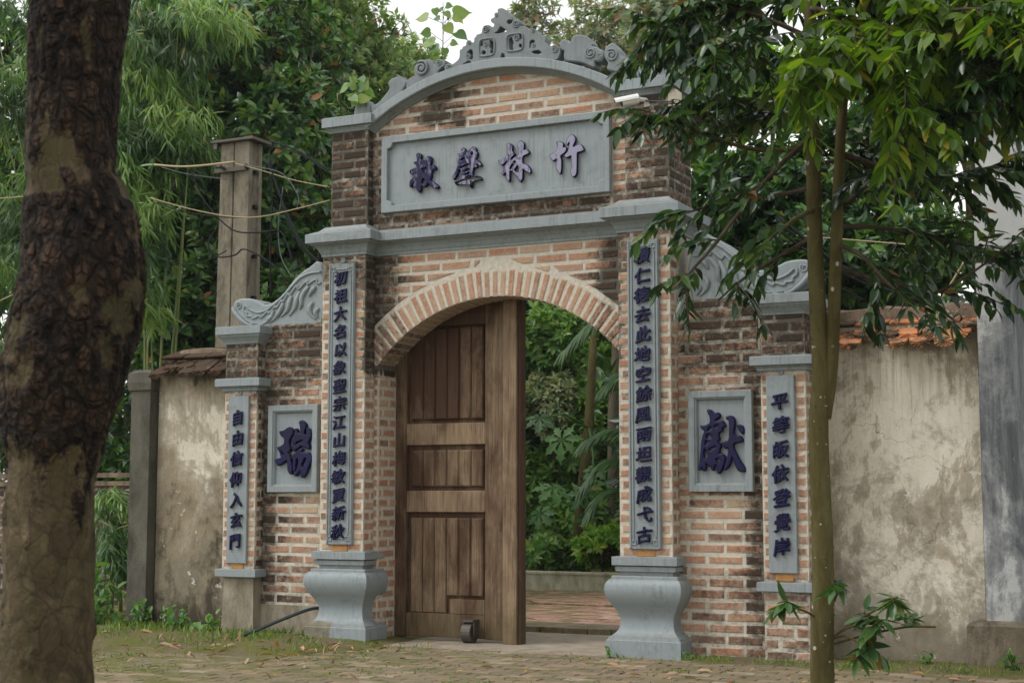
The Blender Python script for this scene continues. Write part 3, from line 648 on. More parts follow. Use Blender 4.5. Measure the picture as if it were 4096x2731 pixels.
SH_spirals = [(-0.728,4.797,0.066),(-0.021,5.161,0.017),(-0.121,5.052,0.031),(0.161,5.063,0.034),(-0.277,4.961,0.019),(0.313,4.984,0.019),(0.509,4.8,0.032),(-0.463,4.773,0.031),(-0.287,4.846,0.024),(-0.12,4.93,0.026),(0.164,4.945,0.03),(0.32,4.861,0.019),(-0.563,4.824,0.026),(0.827,4.728,0.048),(1.01,4.684,0.053),(0.906,4.692,0.032)]
SH_wing = [(-2.607,2.851),(-2.603,2.89),(-2.578,2.918),(-2.537,2.931),(-2.454,2.93),(-2.398,2.92),(-2.336,2.892),(-2.285,2.867),(-2.224,2.868),(-2.164,2.89),(-2.094,2.937),(-2.026,3.004),(-1.977,3.055),(-1.928,3.098),(-1.869,3.136),(-1.806,3.166),(-1.683,3.186),(-1.675,2.63),(-2.245,2.655),(-2.352,2.685),(-2.423,2.693),(-2.491,2.735),(-2.549,2.78),(-2.591,2.821)]
SH_wingw = [[(-2.486,2.862),(-2.49,2.824),(-2.456,2.796),(-2.456,2.771),(-2.405,2.768),(-2.389,2.746),(-2.323,2.768),(-2.302,2.75),(-2.233,2.801),(-2.217,2.781),(-2.153,2.843),(-2.142,2.822),(-2.089,2.89),(-2.073,2.872),(-2.02,2.949),(-2.004,2.927),(-1.936,3.007),(-1.911,2.976),(-1.833,3.042),(-1.818,3.012),(-1.74,3.053),(-1.72,3.014),(-1.686,3.02)],[(-2.468,2.865),(-2.426,2.829),(-2.365,2.802),(-2.314,2.797),(-2.248,2.811),(-2.173,2.853),(-2.099,2.903),(-2.025,2.966),(-1.966,3.021),(-1.903,3.072),(-1.805,3.107),(-1.687,3.114)],[(-2.172,2.806),(-2.191,2.753),(-2.221,2.729),(-2.231,2.713),(-2.291,2.691)],[(-2.073,2.864),(-2.092,2.81),(-2.141,2.75),(-2.21,2.699)],[(-1.984,2.922),(-2.008,2.86),(-2.027,2.798),(-2.091,2.747)],[(-1.896,2.958),(-1.934,2.877),(-1.948,2.815),(-2.006,2.751)],[(-1.808,2.995),(-1.875,2.915),(-1.884,2.832),(-1.903,2.804)],[(-1.739,2.99),(-1.777,2.951),(-1.806,2.907)],[(-1.761,2.854),(-1.795,2.811),(-1.784,2.752),(-1.734,2.704)],[(-1.702,2.801),(-1.735,2.762),(-1.71,2.715)],[(-2.607,2.856),(-2.585,2.812),(-2.527,2.749),(-2.449,2.699),(-2.393,2.691)]]
SH_wings = (-2.545,2.865,0.033)
E_BROAD = [[(-5.47, 4.0, 6.68, 0.91, 1.0, 0.8), (-5.91, 3.5, 5.42, 0.68, 0.9, 0.94), (-4.74, 4.0, 5.41, 0.52, 1.0, 0.99), (-5.42, 4.0, 4.24, 0.79, 1, 1.06), (-4.73, 4.2, 4.22, 0.42, 0.8, 0.68)], [(-6.28, 3.2, 4.18, 0.41, 0.8, 1.04), (-5.52, 3.0, 3.29, 0.5, 0.7, 0.6), (-4.72, 3.4, 3.29, 0.6, 0.7, 0.5), (-5.53, 3.2, 2.5, 0.45, 0.6, 0.55)], [(-6.7, 6.5, 7.28, 0.86, 1.2, 0.99), (-7.55, 6.0, 7.82, 0.99, 1.2, 0.86), (-5.94, 6.5, 5.51, 0.42, 0.9, 0.96)], [(-10.17, 5.0, 7.77, 1.0, 1.1, 1.12), (-9.09, 5.5, 7.9, 0.93, 1.1, 0.93), (-9.91, 5.0, 5.6, 0.8, 1.0, 1.23), (-8.61, 5.2, 6.07, 0.66, 1, 1.09)]]
E_HAZY = [[(-8.02, 10.0, 8.88, 0.95, 1.5, 0.8), (-7.96, 9.0, 9.03, 1.05, 1.5, 0.63)], [(-8.18, 12.0, 8.27, 1.01, 1.6, 0.58), (-8.41, 13.0, 9.2, 0.57, 1.0, 0.49)], [(-7.91, 10.0, 7.53, 0.8, 1.4, 0.87)]]
E_FAR = [[(-6.63, 20.0, 11.2, 1.66, 2.5, 0.88), (-7.69, 20.0, 10.54, 0.89, 2, 0.59)], [(-4.42, 18.0, 10.36, 1.25, 2.2, 1.16), (-4.97, 18.0, 11.09, 0.99, 2, 0.63)], [(-6.7, 15.0, 10.41, 0.46, 0.8, 0.55)]]
E_LITCHI = [[(0.73, 4.2, 5.35, 0.51, 0.7, 0.32), (0.36, 4.0, 4.88, 0.27, 0.5, 0.27), (1.28, 4.4, 5.47, 0.5, 0.7, 0.37)], [(3.36, 4.5, 5.92, 0.48, 0.7, 0.3), (2.8, 5.0, 5.95, 0.41, 0.8, 0.41)]]
E_DARKR = [[(1.34, 3.0, 3.34, 0.62, 0.7, 0.37), (0.98, 3.5, 4.09, 0.52, 0.8, 0.56), (0.82, 3.4, 3.69, 0.3, 0.6, 0.35)], [(2.17, 3.0, 3.36, 0.65, 0.9, 0.53), (1.86, 3.5, 4.23, 0.76, 0.9, 0.64)], [(2.92, 2.6, 3.33, 0.42, 0.7, 0.42), (2.54, 3.5, 4.54, 0.62, 0.9, 0.62)]]
E_GARDEN = [[(-3.59, 9.5, 3.51, 0.71, 0.8, 0.58), (-2.9, 9.5, 2.97, 0.38, 0.7, 0.63)], [(-3.58, 9.0, 2.51, 0.5, 0.6, 0.44)], [(-2.96, 9.3, 2.32, 0.38, 0.6, 0.63), (-3.44, 9.6, 1.77, 0.45, 0.6, 0.51)], [(-3.96, 9.2, 1.26, 0.38, 0.6, 0.63), (-3.31, 9.0, 0.89, 0.62, 0.5, 0.37)]]
E_HEDGE = [[(-3.06, 7.5, 0.45, 0.28, 0.4, 0.22)], [(-2.15, 7.4, 0.55, 0.35, 0.4, 0.27)], [(-2.71, 7.7, 0.39, 0.23, 0.35, 0.16)]]
STEM1 = [(3.11, -1.87, -0.15), (3.12, -1.91, 0.26), (3.15, -1.96, 0.77), (3.16, -2.04, 1.54), (3.19, -2.07, 1.92), (3.19, -2.14, 2.56), (3.21, -2.22, 3.33), (3.23, -2.3, 4.1), (3.24, -2.37, 4.74)]
STEM2 = [(3.19, -2.03, 1.64), (3.25, -2.06, 1.95), (3.31, -2.14, 2.56), (3.36, -2.22, 3.06), (3.43, -2.31, 3.55), (3.56, -2.34, 3.93), (3.71, -2.38, 4.42)]
BRANCH = [[(3.22, -2.21, 3.31), (3.09, -2.42, 3.12), (2.95, -2.68, 2.85), (2.83, -2.93, 2.57), (2.75, -3.07, 2.42), (2.71, -3.19, 2.32)], [(3.21, -2.21, 3.23), (2.9, -2.3, 3.23), (2.62, -2.45, 3.32), (2.47, -2.64, 3.38), (2.4, -2.79, 3.39)], [(3.34, -2.16, 2.86), (3.56, -2.29, 2.97), (3.85, -2.5, 3.13), (4.11, -2.61, 3.27), (4.36, -2.73, 3.38)], [(3.33, -2.15, 2.76), (3.58, -1.81, 2.78), (3.91, -1.53, 2.71), (4.21, -1.37, 2.64)], [(3.31, -2.13, 2.51), (3.47, -1.94, 2.47), (3.72, -1.69, 2.38), (4.03, -1.67, 2.52), (4.28, -1.68, 2.7)], [(3.23, -2.24, 3.59), (2.85, -2.28, 3.76), (2.51, -2.25, 3.99), (2.31, -2.34, 3.96)], [(3.44, -2.31, 3.67), (3.81, -2.48, 3.73), (4.19, -2.61, 3.6), (4.46, -2.68, 3.35)], [(3.23, -2.27, 3.87), (2.96, -2.37, 4.01), (2.66, -2.52, 4.09), (2.45, -2.71, 3.93)], [(3.37, -2.23, 3.18), (3.66, -1.81, 3.11), (3.96, -1.44, 3.15), (4.23, -1.32, 3.26)], [(3.21, -2.18, 3.0), (2.95, -2.14, 2.98), (2.68, -2.16, 2.97), (2.45, -2.37, 2.87)], [(3.2, -2.15, 2.72), (2.99, -2.19, 2.6), (2.79, -2.27, 2.47), (2.68, -2.42, 2.33)], [(3.56, -2.34, 3.93), (3.53, -2.83, 3.67), (3.49, -3.16, 3.49), (3.44, -3.39, 3.3)], [(3.56, -2.34, 3.88), (3.77, -2.72, 3.74), (3.92, -3.06, 3.42), (3.91, -3.24, 2.96)], [(3.22, -2.23, 3.43), (2.92, -1.99, 3.52), (2.62, -1.93, 3.65), (2.42, -2.02, 3.6)], [(3.48, -2.3, 3.75), (3.88, -2.56, 3.82), (4.27, -2.81, 3.74), (4.48, -2.92, 3.59)], [(3.21, -2.2, 3.13), (3.29, -1.67, 3.28), (3.4, -1.41, 3.41), (3.56, -1.23, 3.51)], [(3.23, -2.29, 4.05), (3.4, -2.59, 3.91), (3.6, -2.8, 3.67), (3.72, -2.93, 3.4)], [(3.2, -2.17, 2.87), (3.17, -2.46, 2.77), (3.08, -2.6, 2.66), (3.01, -2.62, 2.58)], [(3.32, -2.14, 2.66), (3.5, -2.27, 2.55), (3.62, -2.3, 2.41), (3.73, -2.35, 2.3)], [(3.23, -2.26, 3.72), (3.12, -2.69, 3.66), (3.04, -3.07, 3.67), (2.94, -3.22, 3.57)], [(3.43, -2.3, 3.5), (3.57, -1.79, 3.58), (3.75, -1.5, 3.74), (4.0, -1.26, 3.65)], [(3.57, -2.34, 3.93), (3.85, -2.13, 3.77), (4.05, -1.9, 3.65), (4.29, -1.76, 3.42)], [(3.23, -2.28, 3.95), (3.1, -2.09, 4.18), (2.91, -2.09, 4.29), (2.66, -2.2, 4.27)], [(3.24, -2.3, 4.15), (3.52, -2.44, 4.14), (3.92, -2.46, 4.02), (4.38, -2.44, 3.89)], [(3.71, -2.37, 4.27), (3.91, -2.03, 4.13), (4.08, -1.72, 4.1), (4.33, -1.48, 4.08)], [(3.23, -2.32, 4.3), (3.24, -1.93, 4.32), (3.39, -1.63, 4.31), (3.61, -1.4, 4.2)]]
SHRUB = [[(3.14, -1.92, 0.42), (3.08, -2.01, 0.5), (3.02, -2.16, 0.54), (2.95, -2.3, 0.54)], [(3.16, -1.9, 0.34), (3.31, -1.9, 0.45), (3.47, -1.94, 0.54), (3.59, -2.0, 0.61)], [(3.16, -1.9, 0.31), (3.35, -1.87, 0.37), (3.6, -1.86, 0.43), (3.78, -1.89, 0.44)], [(3.16, -1.9, 0.34), (3.26, -1.91, 0.37), (3.36, -1.97, 0.33), (3.41, -2.05, 0.29)], [(3.2, -1.91, 0.57), (3.23, -1.95, 0.62), (3.28, -2.04, 0.65)], [(3.16, -1.9, 0.34), (3.28, -1.91, 0.42), (3.4, -1.96, 0.45), (3.51, -2.02, 0.44)]]
TRUNK = [(1.87, -6.96, 3.36, 0.18), (1.84, -6.92, 2.9, 0.168), (1.83, -6.91, 2.75, 0.161), (1.81, -6.9, 2.6, 0.155), (1.79, -6.88, 2.33, 0.158), (1.81, -6.86, 2.25, 0.18), (1.82, -6.84, 2.06, 0.201), (1.79, -6.82, 1.84, 0.221), (1.75, -6.82, 1.69, 0.225), (1.72, -6.82, 1.54, 0.21), (1.7, -6.82, 1.39, 0.177), (1.69, -6.81, 1.31, 0.161), (1.68, -6.81, 1.24, 0.157), (1.66, -6.79, 1.01, 0.164), (1.65, -6.77, 0.78, 0.168), (1.63, -6.75, 0.53, 0.171), (1.62, -6.72, 0.25, 0.186), (1.6, -6.7, -0.03, 0.228)]
CABLES = [([(-6.3, 0.9, 4.32), (-5.94, 0.9, 4.31)], 0.01, 1), ([(-4.3, 0.9, 4.15), (-3.78, 0.9, 3.99), (-3.31, 0.9, 3.88), (-2.95, 0.9, 3.85), (-2.56, 0.9, 3.89), (-2.18, 0.9, 3.94)], 0.01, 1), ([(-4.34, 1.0, 4.51), (-3.93, 1.0, 4.45), (-3.35, 1.0, 4.44)], 0.02, 1), ([(-3.49, 1.2, 4.48), (-3.18, 1.2, 4.38), (-2.77, 1.2, 4.24), (-2.38, 1.2, 4.14)], 0.009, 1), ([(-6.25, 0.9, 3.23), (-6.01, 0.9, 3.3)], 0.012, 1), ([(-3.15, 1.3, 4.69), (-2.84, 1.3, 4.57), (-2.58, 1.3, 4.41), (-2.45, 1.3, 4.33)], 0.016, 0), ([(-3.27, 1.4, 4.68), (-2.86, 1.4, 4.55), (-2.51, 1.4, 4.32)], 0.012, 0), ([(-3.15, 1.25, 4.48), (-3.0, 1.25, 4.16), (-2.9, 1.25, 3.89), (-2.74, 1.25, 3.62), (-2.56, 1.25, 3.44)], 0.02, 0), ([(-3.09, 1.2, 4.55), (-3.01, 1.2, 4.24), (-2.82, 1.2, 3.84), (-2.65, 1.2, 3.57), (-2.48, 1.2, 3.41)], 0.018, 0), ([(-4.35, 1.0, 4.13), (-3.92, 1.0, 3.99), (-3.44, 1.0, 3.9), (-3.03, 1.0, 3.88), (-2.78, 1.0, 3.93)], 0.01, 0), ([(-3.87, 1.0, 4.39), (-3.71, 1.0, 4.09), (-3.38, 1.0, 3.78), (-3.07, 1.0, 3.72), (-2.82, 1.0, 3.72), (-2.72, 1.0, 3.58), (-2.66, 1.0, 3.41)], 0.014, 0), ([(-3.5, 0.95, 3.81), (-3.61, 0.95, 3.64), (-3.5, 0.95, 3.51), (-3.29, 0.95, 3.51), (-3.19, 0.95, 3.56), (-2.98, 0.95, 3.47), (-2.78, 0.95, 3.33), (-2.68, 0.95, 3.18)], 0.014, 0), ([(-4.28, 1.0, 3.57), (-3.95, 1.0, 3.47), (-3.69, 1.0, 3.48), (-3.43, 1.0, 3.57)], 0.01, 0), ([(-3.14, 1.3, 4.36), (-3.11, 1.3, 4.01), (-3.13, 1.3, 3.66), (-3.11, 1.3, 3.14)], 0.016, 0), ([(-3.02, 1.35, 4.23), (-3.07, 1.35, 3.84), (-3.03, 1.35, 3.53), (-2.89, 1.35, 3.31)], 0.01, 2), ([(-3.32, 1.1, 4.42), (-3.11, 1.1, 4.38), (-2.85, 1.1, 4.29), (-2.67, 1.1, 4.06), (-2.69, 1.1, 3.94)], 0.008, 2), ([(-4.29, 1.05, 4.49), (-3.97, 1.05, 4.39), (-3.48, 1.05, 4.29)], 0.008, 2)]
CABLES_R = [([(2.03, 1.2, 3.48), (2.42, 1.2, 3.13), (2.77, 1.2, 2.89), (3.14, 1.2, 2.73)], 0.03, 0), ([(1.97, 1.25, 3.42), (2.41, 1.25, 3.06), (2.83, 1.25, 2.84), (3.2, 1.25, 2.72)], 0.022, 0), ([(2.03, 1.3, 3.44), (2.36, 1.3, 3.22), (2.75, 1.3, 2.94), (3.05, 1.3, 2.74)], 0.014, 0), ([(2.24, 1.2, 3.1), (2.52, 1.2, 2.87), (2.73, 1.2, 2.75)], 0.014, 0), ([(2.14, 1.3, 3.34), (2.58, 1.3, 3.27), (3.03, 1.3, 3.2), (3.3, 1.3, 3.16)], 0.012, 1), ([(3.38, 0.9, 2.7), (3.45, 0.9, 2.81), (3.55, 0.9, 2.97)], 0.016, 1)]
SAP1 = [(-0.57, 0.12, 4.77), (-0.57, 0.12, 4.87), (-0.56, 0.12, 5.0), (-0.56, 0.12, 5.16), (-0.56, 0.12, 5.29), (-0.56, 0.12, 5.37)]
SAP1_LEAF = [((-0.53, 0.12, 5.17), (-0.46, 0.12, 5.07), 1.0), ((-0.53, 0.1, 4.96), (-0.53, 0.1, 4.87), 1.0), ((-0.58, 0.08, 4.97), (-0.7, 0.08, 4.95), 0.9), ((-0.71, 0.12, 5.26), (-0.84, 0.12, 5.26), 1.0), ((-0.63, 0.1, 5.32), (-0.61, 0.1, 5.24), 0.8), ((-0.52, 0.08, 5.27), (-0.46, 0.08, 5.2), 0.8), ((-0.46, 0.12, 5.25), (-0.29, 0.12, 5.24), 1.0), ((-0.44, 0.1, 5.22), (-0.35, 0.1, 5.15), 0.9), ((-0.66, 0.08, 5.11), (-0.77, 0.08, 5.11), 0.8), ((-0.48, 0.12, 5.01), (-0.41, 0.12, 4.98), 0.7), ((-0.63, 0.1, 5.03), (-0.78, 0.1, 5.02), 0.8), ((-0.57, 0.08, 5.22), (-0.64, 0.08, 5.22), 0.7), ((-0.43, 0.12, 5.09), (-0.32, 0.12, 5.01), 0.8), ((-0.52, 0.1, 5.33), (-0.45, 0.1, 5.31), 0.5), ((-0.58, 0.08, 4.93), (-0.65, 0.08, 4.91), 0.6), ((-0.56, 0.12, 5.31), (-0.65, 0.12, 5.29), 0.6), ((-0.5, 0.1, 5.22), (-0.5, 0.1, 5.19), 0.6)]
SAP2 = [(-1.27, 0.05, 4.53), (-1.3, 0.05, 4.61), (-1.34, 0.05, 4.69), (-1.36, 0.05, 4.73)]
CAMPT = [(1.23, -0.2, 4.23), (1.37, -0.2, 4.21)]
PAPAYA = [(-2.57, 7.04, 1.93, 0.35), (-2.36, 6.31, 1.3, 0.32), (-1.92, 6.31, 1.22, 0.29), (-2.98, 7.25, 2.23, 0.29), (-1.85, 6.78, 1.36, 0.25), (-2.35, 5.91, 0.99, 0.25), (-2.13, 7.07, 1.53, 0.22)]
GTRUNK = [[(-2.73, 7.84, 0.1), (-2.61, 7.78, 1.14), (-2.48, 7.73, 2.12), (-2.41, 7.68, 2.87), (-2.33, 7.61, 3.8)], [(-2.45, 8.51, 2.28), (-2.41, 8.47, 2.75), (-2.37, 8.44, 3.23), (-2.32, 8.38, 3.95)], [(-3.57, 8.31, 0.24), (-3.52, 8.16, 1.74), (-3.5, 8.03, 2.94)]]
PALM = [[(-1.17, 6.65, 1.52), (-1.39, 6.5, 1.89), (-1.62, 6.37, 2.02), (-1.89, 6.25, 1.89)], [(-1.19, 6.42, 1.41), (-1.42, 6.29, 1.62), (-1.64, 6.18, 1.62), (-1.84, 6.11, 1.38)], [(-1.34, 6.55, 3.56), (-1.63, 6.42, 3.48), (-1.88, 6.31, 3.32), (-2.14, 6.22, 3.02)], [(-1.16, 6.51, 2.74), (-1.4, 6.39, 2.74), (-1.62, 6.3, 2.58)], [(-1.14, 6.27, 0.99), (-1.36, 6.14, 1.25), (-1.55, 6.04, 1.27), (-1.7, 5.99, 1.09)]]
BAMB = [(-5.52, 2.2, 6.15, 0.73, 0.7, 0.78), (-5.5, 2.0, 5.06, 0.58, 0.6, 0.77), (-5.01, 2.2, 5.2, 0.34, 0.5, 0.38), (-5.36, 1.8, 4.09, 0.38, 0.5, 0.56), (-5.16, 1.8, 3.46, 0.23, 0.4, 0.51), (-4.99, 2.6, 6.59, 0.54, 0.6, 0.3)]
BAMB2 = [(-7.92, 2.6, 6.14, 0.58, 0.7, 1.37), (-7.56, 2.4, 4.16, 0.46, 0.6, 0.92), (-7.55, 2.4, 2.41, 0.41, 0.5, 1.02)]
BAMB3 = [(-4.65, 0.9, 0.98, 0.16, 0.3, 0.3), (-4.48, 0.8, 0.69, 0.15, 0.25, 0.25), (-4.81, 1.0, 1.23, 0.11, 0.2, 0.13)]


cy = .06
crest = link('crest', curve_mesh(SH_crest, .11, .004, cy), PAINT_OLD, gate)
link('crest_scroll', curve_mesh(SH_crestL, .13, .008, cy), PAINT_OLD, gate)
for nm, sh in (('crest_cloud', SH_cloudR), ('crest_leaf', SH_leafR), ('crest_leaf', SH_endR), ('crest_cloud', SH_ballL), ('crest_leaf', SH_leafL)):
    link(nm, curve_mesh(sh, .14, .012, cy - .005), PAINT_OLD, gate)
for i, (x, z, r) in enumerate(SH_spirals):
    m = MB(); spiral(m, x, z, r, cy + .002, flip=1 if i % 2 else -1); m.build('scroll', PAINT_OLD, crest, smooth=True)
for (x, z, hw_, hh_) in WINDOWS:
    lp_ = [(x + hw_ * math.copysign(abs(math.cos(a)) ** .45, math.cos(a)), cy - .004, z + hh_ * math.copysign(abs(math.sin(a)) ** .45, math.sin(a)) + .05 * (x - lp0)) for lp0 in (x,) for a in [2 * math.pi * k / 28 for k in range(29)]]
    MB().tube(lp_, .0075, 6, cap=False).build('window_rim', PAINT_OLD, crest, smooth=True)
# ribs of the acanthus leaf at the right
m = MB()
for i in range(7):
    x = 1.19 + i * .042; z = 4.56 - i * .026
    m.tube([(x - .03, cy - .004, z + .02), (x, cy - .022, z - .02), (x + .012, cy - .02, z - .07), (x + .03, cy - .004, z - .11)], [.008, .013, .012, .006], 6)
m.build('leaf_ribs', PAINT_OLD, crest, smooth=True)

# door leaf: stiles, rails, planks and its wheel
door = MB().box(-1.10, -.01, .335, .36, .03, 2.9).build('door', WOOD, gate)
door.color = (.2, 0, 0, 1)
def wood(nm, x0, x1, y0, y1, z0, z1, tone, b=.004):
    o = MB().bbox(x0, x1, y0, y1, z0, z1, b).build(nm, WOOD, door); o.color = (tone, 0, 0, 1); return o
wood('stile', -1.096, -.985, .285, .37, .03, 2.9, .32); wood('stile', -.236, -.052, .285, .37, .03, 2.9, .38)
wood('rail', -.983, -.238, .29, .368, 2.62, 2.95, .0); wood('rail', -.983, -.238, .29, .368, 1.62, 1.80, .66); wood('rail', -.983, -.238, .29, .368, 1.06, 1.238, .70)
wood('rail', -.983, -.238, .29, .368, .035, .225, .36)
o = wood('rail', -.566, -.238, .291, .366, .227, .345, .45)
wood('cover_strip', -.050, .075, .235, .37, -.0, 2.92, .62, .006)
wood('cover_strip', .077, .10, .262, .36, .0, 2.92, .05, .002)
for (z0, z1, tn) in ((1.832, 2.606, .18), (1.27, 1.577, .36), (.225, 1.012, .52)):  # lower planks weathered paler; upper planks and top rail also darkened with painted shade
    for i in range(6):
        x0 = -.951 + i * .1145; x1 = x0 + .1125
        zb = z0 if not (z0 < .3 and i >= 3) else .37
        tn_ = tn + rb.uniform(-.08, .08) - (.12 if i in (4, 5) and z0 < 1.2 else 0)
        mm = MB(); b = .012
        mm.rings([[(x0, .335, zb), (x1, .335, zb), (x1, .335, z1), (x0, .335, z1)], [(x0 + .001, .318, zb), (x1 - .001, .318, zb), (x1 - .001, .318, z1), (x0 + .001, .318, z1)],
                  [(x0 + b, .306, zb + b), (x1 - b, .306, zb + b), (x1 - b, .306, z1 - b), (x0 + b, .306, z1 - b)]])
        oo = mm.build('plank', WOOD, door); oo.color = (tn_, 0, 0, 1)
wm = MB().lathe((-.345, .235, .085), (1, 0, 0), [(.02, -.05), (.075, -.05), (.083, -.046), (.083, .036), (.075, .04), (.05, .036), (.02, .036), (.02, .055)], 20)
wm.build('wheel', STEEL, door, smooth=False)
MB().box(-.395, -.29, .18, .29, .175, .192).box(-.30, -.288, .20, .29, .06, .18).build('wheel_bracket', STEEL, door)

# ------------------------------------------------------------------ wing walls
def wing(s):
    side = 'left' if s < 0 else 'right'
    lab = ('low brick wing wall with scrolled grey top at the left of the gateway' if s < 0 else 'low brick wing wall with scrolled grey top half hidden by leaves, right of the arch')
    t = thing('wing_wall', lab, 'wall', (s * 1.9, 0, 0), 'wing walls of the gateway')
    sp = []
    X0, X1 = PX1, 2.245
    a, b = (X0, X1) if s > 0 else (-X1, -X0)
    zb = 0 if s > 0 else .275
    m = MB(); grid(m, front(0), a, b, zb, 2.675); m.box(a + .001, b - .001, .004, .32, 0, 2.672)
    m.build('wall', MORTAR, t, attr='bk')
    lay(sp, front(0), zb + .01, 2.672, flat(a, b), bl=.285, phase=(.06 if s > 0 else -.1))
    p0, p1, py = 2.24, 2.572, -.12
    a, b = (p0, p1) if s > 0 else (-p1, -p0)
    zb = 0 if s > 0 else .5
    m = MB(); grid(m, front(py), a, b, zb, 2.56); grid(m, right(b), py, .3 if s > 0 else .02, zb, 2.56); m.box(a + .001, b - .004, py + .004, .3, zb, 2.56)
    m.build('pier', MORTAR, t, attr='bk')
    # bricks: panel strip is flanked by headers, plain courses above and below
    for z0, z1, bl_ in ((zb + .01, .5, .22), (.585, 2.1, .166), (2.215, 2.52, .22)):
        if z1 - z0 < .1: continue
        lay(sp, front(py), z0, z1, flat(a + .003, b - .003), bl=bl_, phase=a)
        lay(sp, right(b), z0, z1, flat(py + .004, .0 if s < 0 else .29), bl=.16, phase=py)
    emit(sp, t)
    if s < 0:
        CEM = MB().rect_lathe(a + .015, b - .01, py + .01, .2, [(.01, -.02), (.012, .1), (.004, .3), (0, .5)]).build('plinth', CEMENT, t)
        MB().box(-2.25, -1.5, -.012, .2, -.02, .272).build('footing', CEMENT, t)
    for prof in ([(0, 2.51), (.01, 2.51), (.014, 2.525), (.03, 2.55), (.05, 2.572), (.056, 2.59), (.07, 2.592), (.07, 2.655), (.064, 2.66), (0, 2.665)],
                 [(0, 2.1), (.022, 2.1), (.024, 2.12), (.036, 2.13), (.036, 2.138), (.066, 2.14), (.066, 2.2), (.06, 2.206), (0, 2.208)],
                 [(0, .5), (.04, .505), (.044, .51), (.044, .568), (.038, .573), (0, .575)]):
        MB().rect_lathe(a, b, py, .30, prof, back=1).build('ledge' if prof[0][1] < 2 else 'cap', PAINT, t)
    # scrolled dragon-tail coping
    fx = (lambda p: (p[0], p[1])) if s < 0 else (lambda p: (-p[0], p[1]))
    lp = [fx(p) for p in SH_wing]
    sc_ = link('scroll_coping', curve_mesh([lp], .27, .015, .015, 1, 2), PAINT, t)
    m = MB()
    for i, c in enumerate(SH_wingw):
        pts = catmull([fx(p) for p in c], 4); n = len(pts)
        r0 = .011 if i < 2 else .016
        m.tube([(p[0], .012, p[1]) for p in pts], [r0 * (1 if i < 2 else .55 + .9 * math.sin(math.pi * min(1, k / n * 1.1 + .1))) for k in range(n)], 6)
    x, z, r = SH_wings; x, z = fx((x, z)); spiral(m, x, z, r, .018, 1.3, s)
    # notches cut across the back of the scroll
    for k in range(10):
        px, pz = lp[7 + int(k * .9)] if 7 + int(k * .9) < 17 else lp[16]
        m.tube([(px, .03, pz - .03), (px - s * .008, .02, pz + .004), (px - s * .02, .15, pz + .012), (px - s * .02, .26, pz)], .004, 5)
    m.build('relief', PAINT, sc_, smooth=True)
    return t
wingL, wingR = wing(-1), wing(1)

# ------------------------------------------------------------------ boards and lettering
def char_mesh(ch, w_, h_, bold=.035):
    cu = bpy.data.curves.new('tmp', 'FONT'); cu.body = ch; cu.size = 1; cu.extrude = .06; cu.bevel_depth = bold; cu.bevel_resolution = 1; cu.resolution_u = 3
    o = bpy.data.objects.new('tmp', cu); COL.objects.link(o); bpy.context.view_layer.update()
    me = bpy.data.meshes.new_from_object(o.evaluated_get(bpy.context.evaluated_depsgraph_get()))
    bpy.data.objects.remove(o); bpy.data.curves.remove(cu); me.materials.clear()
    co = np.empty(len(me.vertices) * 3, np.float32); me.vertices.foreach_get('co', co); co = co.reshape(-1, 3)
    x, y, z = co[:, 0] - .5, co[:, 1] - .38, co[:, 2]
    # brush hand: strokes climb to the right and swell
    y = y + .13 * x + .035 * np.sin(x * 5 + 1.0); x = x + .05 * np.sin(y * 5) - .06 * y
    return me, np.stack([x * w_, -z * .10, y * h_], 1)

def put_char(ch, x, y, z, w_, h_, mat, parent, bold=.04):
    me, co = char_mesh(ch, w_, h_, bold)
    co = co + np.array([x, y, z]); me.vertices.foreach_set('co', co.astype(np.float32).ravel()); me.update()
    return link('character', me, mat, parent)

def hanger(x, y, z, parent):
    MB().lathe((x, y + .012, z), (0, -1, 0), [(.024, 0), (.024, .012), (.02, .018), (.012, .018), (.01, .012), (.004, .012)], 16).build('hanging_ring', PAINT, parent)

def plaque(cx, y, z0, z1, w_, label):
    o = MB().bbox(cx - w_ / 2, cx + w_ / 2, y - .012, y + .01, z0, z1, .002).build('caption_plate', CAPTION)
    tag(o, label, 'plaque', 'small caption plates under the couplet boards')

def m_caption():
    n = NT('ochre_caption'); z = n.sep(n.P())[2]; f = n.noise(1, 3, .6, n.P((150, 1, 260)), 1.5)
    ln = n.ramp(n.math('FRACT', n.math('MULTIPLY', z, 52)), [(.25, 0), (.4, 1), (.7, 1), (.8, 0)])
    base = n.mix(n.ramp(n.noise(20), [(.3, 0), (.7, 1)]), (.36, .17, .05), (.46, .24, .08))
    return n.out(n.mix(n.math('MULTIPLY', ln, n.ramp(f, [(.5, 0), (.6, .75)])), base, (.10, .045, .015)), .6, .3)
CAPTION = m_caption()

